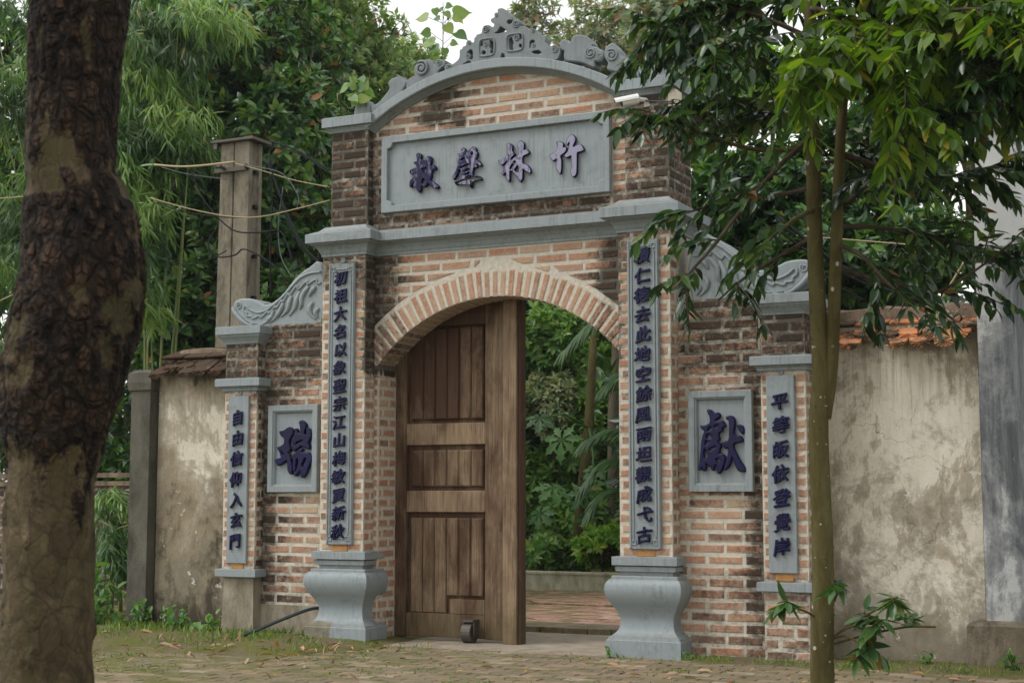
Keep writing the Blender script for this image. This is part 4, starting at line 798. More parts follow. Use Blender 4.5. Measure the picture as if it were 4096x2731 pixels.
def tall_board(cx, text, label, zt=3.135, zb=.795):
    t = thing('couplet_board', label, 'sign board', (cx, PY, zb), 'tall couplet boards')
    y = PY - .03; hw = .1265
    MB().bbox(cx - hw, cx + hw, y, PY + .01, zb, zt, .004).build('board', PAINT, t)
    yf = y - .008
    def bar(m, x0, x1, z0, z1): m.bbox(x0, x1, yf, y + .003, z0, z1, .003)
    m = MB()
    for s in (-1, 1):
        xo = cx + s * (hw - .028); a, b = sorted((xo, xo - s * .014)); bar(m, a, b, zb + .12, zt - .12)
        xo2 = cx + s * (hw - .005); a, b = sorted((xo2, xo2 - s * .014)); bar(m, a, b, zb + .006, zt - .006)
    bar(m, cx - .06, cx + .06, zt - .055, zt - .043); bar(m, cx - .06, cx + .06, zb + .043, zb + .055)
    m.build('border', PAINT, t)
    for s in (-1, 1):
        for e, zz in ((1, zb), (-1, zt)):
            m = MB()
            X = lambda u: cx + s * (hw - u); Z = lambda v: zz + e * v
            def fr(u0, u1, v0, v1):
                a, b = sorted((X(u0), X(u1))); c, d = sorted((Z(v0), Z(v1))); bar(m, a, b, c, d)
            fr(.022, .06, .030, .039); fr(.022, .06, .062, .071); fr(.022, .031, .0395, .0615); fr(.051, .06, .0395, .0615)
            fr(.0605, .078, .062, .071); fr(.069, .078, .043, .0615); fr(.022, .045, .0915, .1); fr(.036, .045, .0715, .091); fr(.028, .042, .1005, .12)
            m.build('fret_corner', PAINT, t)
    hanger(cx, PY - .01, zt + .028, t)
    zs = zt - .125; ze = zb + .105; n = len(text)
    for i, ch in enumerate(text):
        z = zs + (ze - zs) * i / (n - 1)
        put_char(ch, cx + .004 * math.sin(i * 2.1), y - .012, z, .13, .122, BLUE, t, .03)
    return t
tall_board(-1.350, '初祖大名以象聖宗江山梅敏買新秋', 'tall grey couplet board with fifteen blue characters, left of the arch')
tall_board(1.348, '積仁德去此地空餘風雨坦觀成弋古', 'tall grey couplet board with blue characters, right of the arch, partly behind leaves')
plaque(-1.352, PY, .742, .79, .145, 'small ochre caption plate under the tall board left of the arch')
plaque(1.346, PY, .742, .79, .145, 'small ochre caption plate under the tall board right of the arch')

def small_board(cx, text, label, zt, zb):
    y0 = -.12; t = thing('couplet_board', label, 'sign board', (cx, y0, zb), 'short couplet boards')
    y = y0 - .028
    MB().bbox(cx - .105, cx + .105, y, y0 + .01, zb, zt, .005).build('board', PAINT, t)
    hanger(cx, y0 - .008, zt + .026, t)
    n = len(text); zs = zt - .19; ze = zb + .19
    for i, ch in enumerate(text):
        z = zs + (ze - zs) * i / (n - 1)
        put_char(ch, cx + .005 * math.sin(i * 1.7), y - .012, z, .125, .128, BLUE, t, .038)
    return t
small_board(-2.410, '自由信仰入玄門', 'short grey board with seven blue characters on the far left pier', 2.056, .62)
small_board(2.391, '平等皈依登覺岸', 'short grey board with seven blue characters beside the thin tree trunk', 2.064, .637)
plaque(-2.405, -.12, .576, .622, .12, 'small ochre caption plate under the short board on the far left pier')
plaque(2.395, -.12, .58, .632, .13, 'small ochre caption plate under the short board beside the thin tree trunk')

def square_board(x0, x1, z0, z1, shape, label):
    t = thing('square_board', label, 'sign board', ((x0 + x1) / 2, 0, z0), 'framed single-character boards')
    MB().box(x0 + .04, x1 - .04, -.022, .01, z0 + .04, z1 - .04).build('board', PAINT, t)
    fw = .06
    m = MB()
    def ringr(o, y): return [(x0 + o, y, z0 + o), (x1 - o, y, z0 + o), (x1 - o, y, z1 - o), (x0 + o, y, z1 - o)]
    m.rings([ringr(0, .01), ringr(0, -.052), ringr(.004, -.056), ringr(fw - .012, -.056), ringr(fw - .008, -.046), ringr(fw, -.044), ringr(fw + .012, -.024), ringr(fw + .014, .0)], cap0=False, cap1=False)
    m.build('frame', PAINT, t)
    link('character', curve_mesh(shape, .04, .009, -.058, 2, 3), BLUE, t)
square_board(-2.166, -1.659, 1.226, 1.970, SH_rui, 'square framed grey board with one blue character, left wing wall')
square_board(1.651, 2.148, 1.222, 1.975, SH_xian, 'square framed grey board with one blue character, right wing wall')

t = thing('name_board', 'wide grey name board with four faded blue characters above the arch', 'sign board', (0, 0, 3.56))
x0, x1, z0, z1 = -1.05, 1.03, 3.56, 4.21
MB().box(x0 + .03, x1 - .03, -.024, .01, z0 + .03, z1 - .03).build('board', PAINT, t)
m = MB()
def ringr(o, y, k=0):
    c = .05 * k; p = []
    for (cx_, cz_, sx, sz) in ((x0 + o, z0 + o, 1, 1), (x1 - o, z0 + o, -1, 1), (x1 - o, z1 - o, -1, -1), (x0 + o, z1 - o, 1, -1)):
        pts = [(cx_ + sx * c * math.cos(a), cz_ + sz * c * math.sin(a)) for a in (math.pi / 2, math.pi / 3, math.pi / 6, 0)] if k else [(cx_, cz_)] * 4
        if sx * sz < 0: pts = pts[::-1]
        p += [(a, y, b) for a, b in pts]
    return p
def lerp_ring(o, y): return ringr(o, y, 1)
m.rings([ringr(0, .01), ringr(0, -.055), ringr(.004, -.06), lerp_ring(.052, -.06), lerp_ring(.056, -.056), lerp_ring(.060, -.022)], cap0=False, cap1=False)
m.build('frame', PAINT, t)
for sh in (SH_jiao, SH_sheng, SH_lin, SH_zhu):
    link('character', curve_mesh(sh, .032, .005, -.055, 1, 3), BLUE_FADED, t)

# ------------------------------------------------------------------ ground
def m_ground(name, c0, c1, c2, sc_=3.0, moss=.5):
    n = NT(name); f1 = n.noise(sc_, 6, .7); f2 = n.noise(30, 5, .7); f3 = n.noise(1.4, 5, .7)
    base = n.ramp(f2, [(.3, c0), (.55, c1), (.8, c2)])
    base = n.mix(n.ramp(f1, [(.42, 0), (.56, moss)]), base, (.105, .118, .022))
    base = n.mix(n.ramp(f3, [(.4, 0), (.75, .5)]), base, c0)
    n.bump(n.math('ADD', f2, f1), .7, .02)
    return n.out(base, .95, .1)

def m_paver(name, cols, grime=(.15, .128, .082), amt=.75):
    n = NT(name); t = n.sep(n.attr('bk'))
    base = n.ramp(t[0], [(0, cols[0]), (.4, cols[1]), (.75, cols[2]), (1, cols[3])])
    base = n.mix(n.ramp(n.noise(40, 5, .7), [(.35, 0), (.75, .6)]), base, cols[3])
    base = n.mix(n.ramp(n.noise(2.6, 7, .74, n.P((1, 2.2, 1))), [(.38, 0), (.6, amt)]), base, grime)
    base = n.mix(n.ramp(n.math('ADD', n.noise(3.1, 7, .75, n.P((1, 1.6, 1))), n.math('MULTIPLY', n.math('MINIMUM', n.sep(n.P())[0], 1.0), -.03)), [(.47, 0), (.6, .85)]), base, (.095, .10, .024))
    n.bump(n.noise(55, 4, .7), .5, .006)
    return n.out(base, .9, .2)

EARTH = m_ground('earth', (.085, .065, .038), (.15, .12, .075), (.22, .18, .12))
SOIL = m_ground('mossy_soil', (.09, .07, .04), (.16, .125, .08), (.25, .20, .14), 2.2, .85)
PAVER = m_paver('worn_paver', [(.095, .072, .047), (.18, .13, .084), (.27, .165, .105), (.36, .295, .22)])
TERRA = m_paver('terracotta_paver', [(.36, .18, .13), (.42, .215, .155), (.44, .25, .19), (.48, .32, .26)], (.24, .17, .13), .45)
SLAB = m_concrete('worn_slab', (.24, .20, .15), (.34, .29, .23), (.12, .10, .07), .7)

rg_ = random.Random(5)
S = 600
o = MB().add([(-S, -S, -.035), (S, -S, -.035), (S, S, -.035), (-S, S, -.035)], [(0, 1, 2, 3)]).build('ground', EARTH)
tag(o, kind='structure')

def paver_geo(mb, x, y, w_, d_, top, h=.05):
    e = .004; j = lambda: rg_.uniform(-.003, .003); dz = rg_.uniform(-.002, .002); tn = rg_.random()
    b = [(x, y), (x + w_, y), (x + w_, y + d_), (x, y + d_)]; b = [(p[0] + j(), p[1] + j()) for p in b]
    cx_, cy_ = x + w_ / 2, y + d_ / 2
    lo = [(p[0], p[1], top - h) for p in b]; mi = [(p[0], p[1], top + dz - .004) for p in b]
    hi = [(p[0] + (e if p[0] < cx_ else -e), p[1] + (e if p[1] < cy_ else -e), top + dz + rg_.uniform(-.001, .001)) for p in b]
    mb.rings([lo, mi, hi], c=(tn, 0, 0), cap0=False)

court = MB().add([(-8, -9, -.007), (9, -9, -.007), (9, -.2, -.007), (-8, -.2, -.007)], [(0, 1, 2, 3)]).build('forecourt_paving', SOIL)
tag(court, kind='structure')
rest = MB(); spots = []
y = -3.6; k = 0
while y < -.24:
    x = -2.6 + (.115 if k % 2 else 0)
    while x < 4.6:
        spots.append((x, y)); x += .232
    y += .118; k += 1
def seen(p):
    """how large a paver shows from the forecourt path: nearer ones inside the view first"""
    vx, vy = p[0] + .1 - 5.46, p[1] + .05 + 10.885
    d = -math.sin(R(26)) * vx + math.cos(R(26)) * vy; s_ = math.cos(R(26)) * vx + math.sin(R(26)) * vy
    return (abs(s_ / d) > .33 or d < 9.35, d)
spots.sort(key=seen)
for i, (x, y) in enumerate(spots):
    if i < 300: m = MB(); paver_geo(m, x, y, .22, .106, 0); m.build('paver', PAVER, court, attr='bk')
    else: paver_geo(rest, x, y, .22, .106, 0)
tag(rest.build('pavers', PAVER, court, attr='bk'), kind='stuff')

# soil creeping over the left of the forecourt and along the wall feet
def soil_strip(name, xs, y0f, y1, z):
    m = MB(); n = len(xs); nr = 8; V = []
    for i, x in enumerate(xs):
        ya = y0f(x)
        for j in range(nr + 1):
            t = j / nr; V.append((x, ya + (y1 - ya) * t, -.018 + (z + .012) * min(1, t * 4) * min(1, (n - 1 - i) / 5) * min(1, i / 3) * (.7 + .5 * nz2(x * 2, t * 5, 2))))
    m.add(V, [(i * (nr + 1) + j, (i + 1) * (nr + 1) + j, (i + 1) * (nr + 1) + j + 1, i * (nr + 1) + j + 1) for i in range(n - 1) for j in range(nr)])
    return tag(m.build(name, SOIL, smooth=True), kind='structure')
soil_strip('soil', [-9 + i * .1 for i in range(84)], lambda x: -1.75 + .3 * math.sin(x * 1.9) + .12 * math.sin(x * 7) + max(0, (x + 1.6) * 1.5), 1.2, .05)
soil_strip('soil', [1.5 + i * .1 for i in range(45)], lambda x: -.42 + .06 * math.sin(x * 9) + .04 * math.sin(x * 23), .35, .025)

# threshold, brick edging and the inner court
tag(MB().box(-1.09, 1.09, -.25, 1.35, -.03, .004).build('threshold', SLAB), kind='structure')
edge = MB().box(-7, 1.6, 1.36, 1.40, -.03, .0).build('brick_edging', MORTAR, attr='bk'); tag(edge, kind='structure')
m = MB()
for i in range(38): paver_geo(m, -7 + i * .225, 1.40, .215, .5, .05, .09)
tag(m.build('pavers', m_paver('grey_paver', [(.16, .125, .10), (.20, .155, .12), (.24, .18, .135), (.27, .22, .17)]), edge, attr='bk'), kind='stuff')
inner = MB().add([(-9, 1.9, .0), (2.6, 1.9, .0), (2.6, 7.0, .0), (-9, 7.0, .0)], [(0, 1, 2, 3)]).build('inner_court', SLAB); tag(inner, kind='structure')
m = MB(); y = 1.92; k = 0
while y < 6.9:
    x = -6.5 + (.15 if k % 2 else 0)
    while x < 1.6:
        if not (abs(y - 4.25 - .12 * (x + 2)) < .14): paver_geo(m, x, y, .292, .292, .02, .03)
        x += .3
    y += .3; k += 1
tag(m.build('pavers', TERRA, inner, attr='bk'), kind='stuff')
KERB = m_concrete('mossy_kerb', (.30, .29, .20), (.48, .46, .36), (.12, .12, .045), .75)
t = MB().rect_lathe(-8, 2.2, 6.82, 7.0, [(0, -.02), (0, .215), (.012, .218), (.012, .245), (.004, .25)]).build('planter_wall', KERB)
tag(t, 'low mossy cement planter wall behind the arch', 'wall')
tag(MB().add([(-14, 6.95, .19), (6, 6.95, .19), (6, 30, .25), (-14, 30, .25)], [(0, 1, 2, 3)]).build('garden_soil', EARTH), kind='structure')

# ------------------------------------------------------------------ plastered boundary walls with tiled copings
def fan_tile(w_=.168, l_=.2, t_=.016):
    """scale tile: slab with a ribbed fan-shaped lip at its lower end (origin at the lip, slab running back +Y)"""
    m = MB(); h = w_ / 2
    top = [(-h, l_, t_), (-h, .03, t_), (-h * .8, .0, t_), (0, -.02, t_), (h * .8, 0, t_), (h, .03, t_), (h, l_, t_)]
    m.rings([[(x, y, z - t_) for x, y, z in top], top], cap0=True, cap1=True)
    n = 13; V = [(0, -.012, t_ + .006)]
    for i in range(n):
        a = math.pi * (.06 + .88 * i / (n - 1)); rr = h * .86
        V.append((-rr * math.cos(a), -.024 - (.010 if i % 2 else 0), t_ - rr * math.sin(a) * .62))
    m.add(V, [(0, i + 1, i + 2) for i in range(n - 1)])
    return m
TILE_ME = [fan_tile().mesh('tile'), fan_tile(.16, .19).mesh('tile')]
LONG_ME = MB().bbox(-.125, .125, -.16, .16, 0, .02, .004).mesh('tile')
for me in TILE_ME + [LONG_ME]: me.materials.append(TILE)

def coping(t, x0, x1, yf, zf, rough, seed, li=(.2, .75)):
    q = random.Random(seed); pitch = math.radians(34)
    def tile(me, x, y, z, rx, rz, lich):
        o = bpy.data.objects.new('tile', me); COL.objects.link(o); adopt(o, t)
        o.location = (x, y, z); o.rotation_euler = (rx, q.uniform(-.03, .03), rz); o.color = (lich, 0, 0, 1)
    L = x1 - x0
    for row, (dy, dz) in enumerate(((0, 0), (.095, .062), (.19, .124))):
        n = int(L / .172)
        for i in range(n + 1):
            if row == 0 and q.random() < rough: continue
            x = x0 + .08 + i * .172 + (.086 if row % 2 else 0)
            if x > x1 - .02: continue
            tile(TILE_ME[q.randrange(2)], x + q.uniform(-.012, .012), yf + dy + q.uniform(-.015, .012), zf + dz + q.uniform(-.008, .008), pitch * .8 + q.uniform(-.06, .06), q.uniform(-.06, .06), q.uniform(*li))
    x = x0 + .125
    while x < x1 - .08:
        tile(LONG_ME, x, yf + .33, zf + .205, .32 + q.uniform(-.03, .03), q.uniform(-.02, .02), q.uniform(*li) + .05); x += .256
    return q

RIDGE = m_concrete('mossy_ridge', (.12, .09, .065), (.24, .17, .12), (.022, .02, .014), .95)
tp = thing('boundary_wall', 'stained cream plaster wall with orange tiled coping at the right', 'wall', (3.15, .3, 0), 'plastered boundary walls')
MB().add([(x, .3, z) for x in (2.5, 2.9, 3.3, 3.72) for z in (-.03, .8, 1.6, 2.32)], [(i * 4 + j, i * 4 + 4 + j, i * 4 + 5 + j, i * 4 + 1 + j) for i in range(3) for j in range(3)]).box(2.5, 3.72, .304, .6, -.03, 2.44).build('wall', STUCCO, tp)
coping(tp, 2.58, 3.72, .12, 2.285, .4, 3, (.42, .82))
MB().rings([[(x, .44, 2.36), (x, .40, 2.48), (x, .42, 2.575 + .012 * math.sin(x * 9)), (x, .50, 2.60 + .01 * math.sin(x * 13)), (x, .60, 2.58), (x, .64, 2.36)] for x in [2.57 + i * .095 for i in range(13)]]).build('ridge', RIDGE, tp)
m = MB(); q = random.Random(8)
for i in range(150):
    x = 3.36 + abs(q.gauss(0, .12)); y_ = .3 + q.gauss(0, .08); z = 2.40 + (y_ - .2) * .62 + q.uniform(-.02, .03)
    if x > 3.71: continue
    r_ = q.uniform(.006, .016); m.lathe((x, y_, z), (q.uniform(-1, 1), q.uniform(-1, 1), 1), [(.001, -r_), (r_, -r_ * .3), (r_ * .9, r_ * .4), (.001, r_)], 6)
tag(m.build('mortar_lumps', CEMENT, tp), kind='stuff')

tl = thing('boundary_wall', 'stained plaster wall with mossy tiled coping at the left of the gateway', 'wall', (-3.2, .3, 0), 'plastered boundary walls')
MB().box(-3.64, -2.52, .3, .6, -.03, 2.36).build('wall', STUCCO_L, tl)
MB().rect_lathe(-3.88, -3.66, .2, .62, [(.0, -.03), (.0, 2.16), (.02, 2.17), (.03, 2.24), (.02, 2.33), (-.03, 2.36)], back=1).build('end_post', m_concrete('grey_post', (.075, .07, .058), (.135, .125, .10), (.03, .028, .02), .8), tl)
coping(tl, -3.62, -2.58, .12, 2.30, .1, 4, (.9, 1.15))
MB().rings([[(x, .44, 2.36), (x, .40, 2.47), (x, .42, 2.545 + .012 * math.sin(x * 9)), (x, .50, 2.56 + .01 * math.sin(x * 13)), (x, .60, 2.55), (x, .64, 2.36)] for x in [-3.5 + i * .095 for i in range(11)]]).build('ridge', RIDGE, tl)

# fence beyond the left wall
tf = thing('garden_fence', 'cement rail fence over dark brick behind the bamboo, far left', 'fence', (-5.6, 2.0, 0))
MB().box(-9, -4.6, 1.98, 2.1, 1.31, 1.36).box(-9, -4.6, 2.0, 2.08, 1.40, 1.45).box(-4.75, -4.6, 1.97, 2.12, 0, 1.40).build('rail', RIDGE, tf)
fm = MB(); grid(fm, front(2.03), -9, -4.6, 0, 1.31, .4); fm.box(-9, -4.6, 2.034, 2.2, 0, 1.31); fm.build('wall', MORTAR, tf, attr='bk')
sp_ = []; lay(sp_, front(2.03), .02, 1.31, flat(-9, -4.62), bl=.24); emit(sp_, tf)

# grey rendered house wall at the right edge
th = thing('house_wall', 'grey cement rendered house wall at the right edge', 'wall', (5, .25, 0))
MB().box(3.735, 7.5, .22, .6, .30, 3.86).build('wall', RENDER, th)
MB().rect_lathe(3.66, 7.5, .20, .6, [(.05, -.03), (.05, .29), (.03, .31), (-.02, .325)]).build('plinth', m_concrete('damp_plinth', (.10, .085, .06), (.24, .20, .145), (.03, .027, .02), .9), th)
LIGHTR = m_concrete('pale_cornice', (.48, .47, .44), (.60, .58, .54), (.22, .2, .17), .6)
MB().rect_lathe(3.735, 7.5, .22, .6, [(.0, 3.80), (.015, 3.80), (.02, 3.83), (.05, 3.84), (.05, 3.89), (.0, 3.90)], back=1).rect_lathe(3.735, 7.5, .25, .42, [(0, 4.05), (.03, 4.055), (.03, 4.12), (0, 4.13)], back=1).build('cornice', LIGHTR, th)
for i in range(26):
    x = 3.80 + i * .13; mm = MB()
    for (cx_, cz_, a0) in ((x, 3.90, 0), (x + .065, 4.05, math.pi)):
        mm.tube([(cx_ + .058 * math.cos(a0 + math.pi * k_ / 8), .34, cz_ + .068 * math.sin(a0 + math.pi * k_ / 8)) for k_ in range(9)], .012, 5)
    mm.build('pierced_tile', TILE, th).color = (.3, 0, 0, 1)

# ------------------------------------------------------------------ pole, cables, camera, pipe
pt = thing('utility_pole', 'old concrete utility pole with flat steel cap behind the left wing wall', 'pole', (-3.55, 1.4, 0))
PZ = [0, 1.2, 2.4, 3.6, 4.72]
def prect(z):
    h = .19 - .004 * z; d = .12 - .002 * z
    return (-3.60 + .008 * z, 1.40, h, d)
rg = []
for z in PZ:
    cx_, cy_, h, d = prect(z)
    rg.append([(cx_ - h, cy_ - d, z), (cx_ - .02, cy_ - d, z), (cx_ - .012, cy_ - d + .02, z), (cx_ + .0, cy_ - d, z), (cx_ + h, cy_ - d, z), (cx_ + h, cy_ - .05, z), (cx_ + h - .02, cy_ - .04, z), (cx_ + h - .02, cy_ + .05, z), (cx_ + h, cy_ + .06, z), (cx_ + h, cy_ + d, z), (cx_ - h, cy_ + d, z)])
MB().rings(rg).build('shaft', POLEC, pt)
MB().bbox(-3.83, -3.31, 1.24, 1.56, 4.72, 4.75, .006).box(-3.80, -3.76, 1.25, 1.29, 4.66, 4.72).build('steel_cap', STEEL, pt)
m = MB()
for z in (3.05, 3.55, 4.05, 4.4): m.box(-3.405, -3.372, 1.38, 1.43, z, z + (.12 if z < 3.1 else .035))  # black blocks stand for the shade inside the holes
m.build('hole_shade', BLACK, pt)
m = MB().box(-3.79, -3.36, 1.255, 1.275, 4.42, 4.46); m.tube([(-3.66, 1.26, 4.45), (-3.68, 1.2, 4.47), (-3.72, 1.2, 4.47)], .018, 6); m.tube([(-3.40, 1.26, 4.44), (-3.36, 1.2, 4.45)], .02, 6)
m.build('clamp', STEEL, pt)

YELLOW = m_plain('yellow_cable', (.36, .29, .15), .6); GREYC = m_plain('grey_cable', (.09, .10, .115), .5)
CM = [BLACK, YELLOW, GREYC]
CL = ['pale yellow line running in from the left frame edge', 'pale yellow line sagging past the concrete pole', 'thick tape-wrapped yellow line tied to the pole', 'yellow line from pole clamp towards the gateway',
      'short yellow line low at the left frame edge', 'upper black cable from the pole top to the gateway', 'second black cable just under the top one', 'thick black cable running down right of the pole', 'black cable bundle dropping behind the left scroll',
      'thin black line sagging beside the yellow one', 'black cable looping down in front of the pole', 'black cable coiled low across the pole', 'thin black line sagging left of the pole', 'black cable hanging straight down beside the pole',
      'grey cable curving down right of the pole', 'thin grey blue wire looped at the pole clamp', 'thin grey wire tied left of the pole']
CR_ = ['thick black cable bundle sloping behind the right boundary wall', 'black cable sloping just under the thick bundle at right', 'thin black cable beside the bundle at right', 'short black cable behind the right wall near the trunk', 'thin yellow cane level behind the right tree', 'short yellow cane leaning on the grey house wall']
for lst, labs in ((CABLES, CL), (CABLES_R, CR_)):
    for (p, wd, c), lb in zip(lst, labs):
        o = MB().tube(catmull(p, 5), wd * .55, 6).build('cane' if 'cane' in lb else 'cable', CM[c], smooth=True)
        tag(o, lb, 'cane' if 'cane' in lb else 'cable', 'cables around the gateway')

tc = thing('security_camera', 'white bullet security camera under the right roof cap', 'camera', (1.25, -.2, 4.18))
m = MB(); ax = Vector((-.8, -.5, -.22)).normalized(); c0 = Vector((1.32, -.17, 4.235))
m.lathe(c0, ax, [(.001, -.005), (.03, 0), (.036, .02), (.036, .13), (.034, .135)], 14); m.build('body', WHITE, tc, smooth=False)
sd = ax.cross(Vector((0, 0, 1))).normalized(); up = sd.cross(ax)
m = MB(); rg = []
for d in (.0, .19):
    rg.append([tuple(c0 + ax * d + (sd * math.cos(a) + up * math.sin(a)) * (.046 if k < 9 else .042)) for k, a in enumerate([math.pi * j / 8 for j in range(9)] + [math.pi * (8 - j) / 8 for j in range(9)])])
m.rings(rg); m.build('sun_hood', WHITE, tc)
MB().lathe(c0 + ax * .132, ax, [(.033, 0), (.033, .006), (.012, .008)], 14).build('lens', BLACK, tc)
MB().tube([c0 - ax * .0, c0 - ax * .03 + Vector((.01, .05, .0)), (1.36, -.08, 4.2)], [.02, .018, .026], 8).build('bracket', WHITE, tc)
tj = thing('junction_box', 'cream square junction box on the right attic pier', 'box', (1.56, .03, 4.2))
MB().rings([[(1.53, -.08, 4.17), (1.53, .05, 4.17), (1.53, .05, 4.31), (1.53, -.08, 4.31)][::-1], [(1.59, -.08, 4.17), (1.59, .05, 4.17), (1.59, .05, 4.31), (1.59, -.08, 4.31)][::-1], [(1.596, -.074, 4.176), (1.596, .044, 4.176), (1.596, .044, 4.304), (1.596, -.074, 4.304)][::-1]]).build('case', m_plain('cream_plastic', (.62, .55, .42), .5), tj)
MB().lathe((1.565, -.079, 4.21), (0, -1, 0), [(.013, 0), (.013, .004), (.001, .004)], 10).build('cable_gland', BLACK, tj)
tag(MB().tube(catmull([(1.34, -.13, 4.235), (1.42, -.10, 4.225), (1.5, -.1, 4.215), (1.565, -.08, 4.21)], 4), .006, 6).build('cable', GREYC, smooth=True), 'short grey wire from the security camera to the junction box', 'cable')

tag(MB().tube(catmull([(-1.62, .0, .26), (-1.70, -.08, .25), (-1.85, -.28, .17), (-2.0, -.48, .08), (-2.13, -.66, .022)], 6), .014, 8).build('water_pipe', m_plain('black_pipe', (.018, .03, .035), .3, .5), smooth=True),
    'black plastic pipe leaning from the wall foot onto the grass', 'pipe')
bk = thing('woven_basket', 'pale woven basket at the right frame edge', 'basket', (4.28, -.1, .15))
m = MB(); WICK = m_plain('wicker', (.42, .30, .17), .8)
for k in range(15):
    z = .16 + k * .025; r_ = .19 + .05 * k / 14
    m.tube([(4.28 + r_ * math.cos(a), -.1 + r_ * math.sin(a), z) for a in [2 * math.pi * j / 24 for j in range(25)]], .013, 5, cap=False)
m.build('coils', WICK, bk, smooth=True)
MB().lathe((4.28, -.1, 0), (0, 0, 1), [(.20, -.02), (.21, .05), (.19, .14), (.17, .15)], 16).build('stone_foot', CEMENT, bk)

# ------------------------------------------------------------------ plants
rn = np.random.default_rng(7)
T8 = (np.array([(0, 0, 0), (.3, .42, .05), (.3, 0, -.02), (.3, -.42, .05), (.68, .40, .0), (.68, 0, -.07), (.68, -.40, .0), (1, 0, -.2)], float),
      np.array([(0, 2, 1), (0, 3, 2), (1, 2, 5), (1, 5, 4), (2, 3, 6), (2, 6, 5), (4, 5, 7), (5, 6, 7)]))
T4 = (np.array([(0, 0, 0), (.45, .5, .06), (.5, 0, -.03), (1, 0, -.12), (.45, -.5, .06)], float), np.array([(0, 2, 1), (1, 2, 3), (0, 4, 2), (2, 4, 3)]))
T2 = (np.array([(0, 0, 0), (.45, .5, .06), (1, 0, -.1), (.45, -.5, .06)], float), np.array([(0, 2, 1), (0, 3, 2)]))
TB = (np.array([(0, 0, 0), (.25, .5, 0), (.25, -.5, 0), (.65, .38, -.07), (.65, -.38, -.07), (1, 0, -.22)], float), np.array([(0, 2, 1), (1, 2, 4), (1, 4, 3), (3, 4, 5)]))

def unit(a): return a / np.maximum(np.linalg.norm(a, axis=-1, keepdims=True), 1e-9)

def leaf_mesh(name, base, axis, nrm, L, W, tint, tm):
    n = len(base); U, F = tm
    axis = unit(axis); side = unit(np.cross(axis, nrm)); nn = np.cross(side, axis)
    V = base[:, None] + axis[:, None] * (L[:, None] * U[None, :, 0])[..., None] + side[:, None] * (W[:, None] * U[None, :, 1])[..., None] + nn[:, None] * (L[:, None] * U[None, :, 2])[..., None]
    k = len(U); FF = (F[None] + (np.arange(n) * k)[:, None, None]).reshape(-1, 3)
    me = bpy.data.meshes.new(name)
    me.vertices.add(n * k); me.vertices.foreach_set('co', V.astype(np.float32).ravel())
    me.loops.add(len(FF) * 3); me.loops.foreach_set('vertex_index', FF.astype(np.int32).ravel())
    me.polygons.add(len(FF)); me.polygons.foreach_set('loop_start', np.arange(0, len(FF) * 3, 3, dtype=np.int32))
    me.polygons.foreach_set('use_smooth', np.ones(len(FF), bool))
    at = me.attributes.new('tint', 'FLOAT', 'POINT'); at.data.foreach_set('value', np.repeat(tint, k).astype(np.float32))
    me.update(calc_edges=True); me.validate()
    return me

def shoots(ells, n, spread=.45, gap=.35):
    """shoot tips through the crowns, thicker near the surface, with gaps between clumps"""
    pts, dirs = [], []
    vol = np.array([e[3] * e[5] for e in ells]); vol = vol / vol.sum()
    for e, v in zip(ells, vol):
        m = int(n * v * 1.6) + 4
        d = unit(rn.normal(size=(m, 3))); rr = spread + (1 - spread) * rn.random(m) ** .6
        p = np.array(e[:3]) + d * rr[:, None] * np.array(e[3:]) * (1 + .18 * np.sin(d[:, :1] * 7 + d[:, 2:] * 5))
        k = 2.6 / max(.3, min(e[3], e[5]))
        g = np.sin(p[:, 0] * k + 1.3 * e[0]) + np.sin(p[:, 2] * k * 1.1 + p[:, 1]) + np.sin(p[:, 1] * k * .9 + p[:, 0] * .7)
        keep = (g > -1.9 + gap * 2.2 * rn.random(m))
        pts.append(p[keep]); dirs.append(unit(d[keep] + np.array([0, 0, .35]) + .5 * rn.normal(size=(keep.sum(), 3))))
    return np.concatenate(pts), np.concatenate(dirs)

def rosettes(p, d, per, L, W, tint0, dead=.02, droop=.25, open_=.9):
    """leaves set round each shoot tip"""
    n = len(p); a = unit(np.cross(d, rn.normal(size=(n, 3)))); b = np.cross(d, a)
    B, A, N, LL, WW, TT = [], [], [], [], [], []
    clump = rn.normal(0, .12, n)
    for i in range(per):
        th = 2 * np.pi * (i * .382) + rn.normal(0, .3, n); o = open_ * (.55 + .6 * rn.random(n))
        rad = a * np.cos(th)[:, None] + b * np.sin(th)[:, None]
        ax = unit(d * (1 - .45 * o)[:, None] + rad * o[:, None] + np.array([0, 0, -droop]))
        B.append(p - d * (.25 * L * rn.random(n))[:, None]); A.append(ax); N.append(unit(d * 1.0 - rad * .3 + np.array([0, 0, .5])))
        s = .65 + .5 * rn.random(n); LL.append(L * s); WW.append(W * s * (.85 + .3 * rn.random(n)))
        t = np.clip(tint0 + clump + rn.normal(0, .19, n), 0, .84); t = np.where(rn.random(n) < dead, .97, t); TT.append(t)
    return [np.concatenate(x) for x in (B, A, N, LL, WW, TT)]

def limb(mb, a, b, r0, r1, n=6, wob=.12):
    a, b = np.array(a, float), np.array(b, float); pts = []; L = np.linalg.norm(b - a)
    for i in range(n + 1):
        t = i / n; p = a + (b - a) * t + rn.normal(0, wob * L * .1, 3) * (0 < i < n); p[2] += .12 * L * math.sin(math.pi * t) * .5
        pts.append(tuple(p))
    mb.tube(pts, [r0 + (r1 - r0) * i / n for i in range(n + 1)], 7)

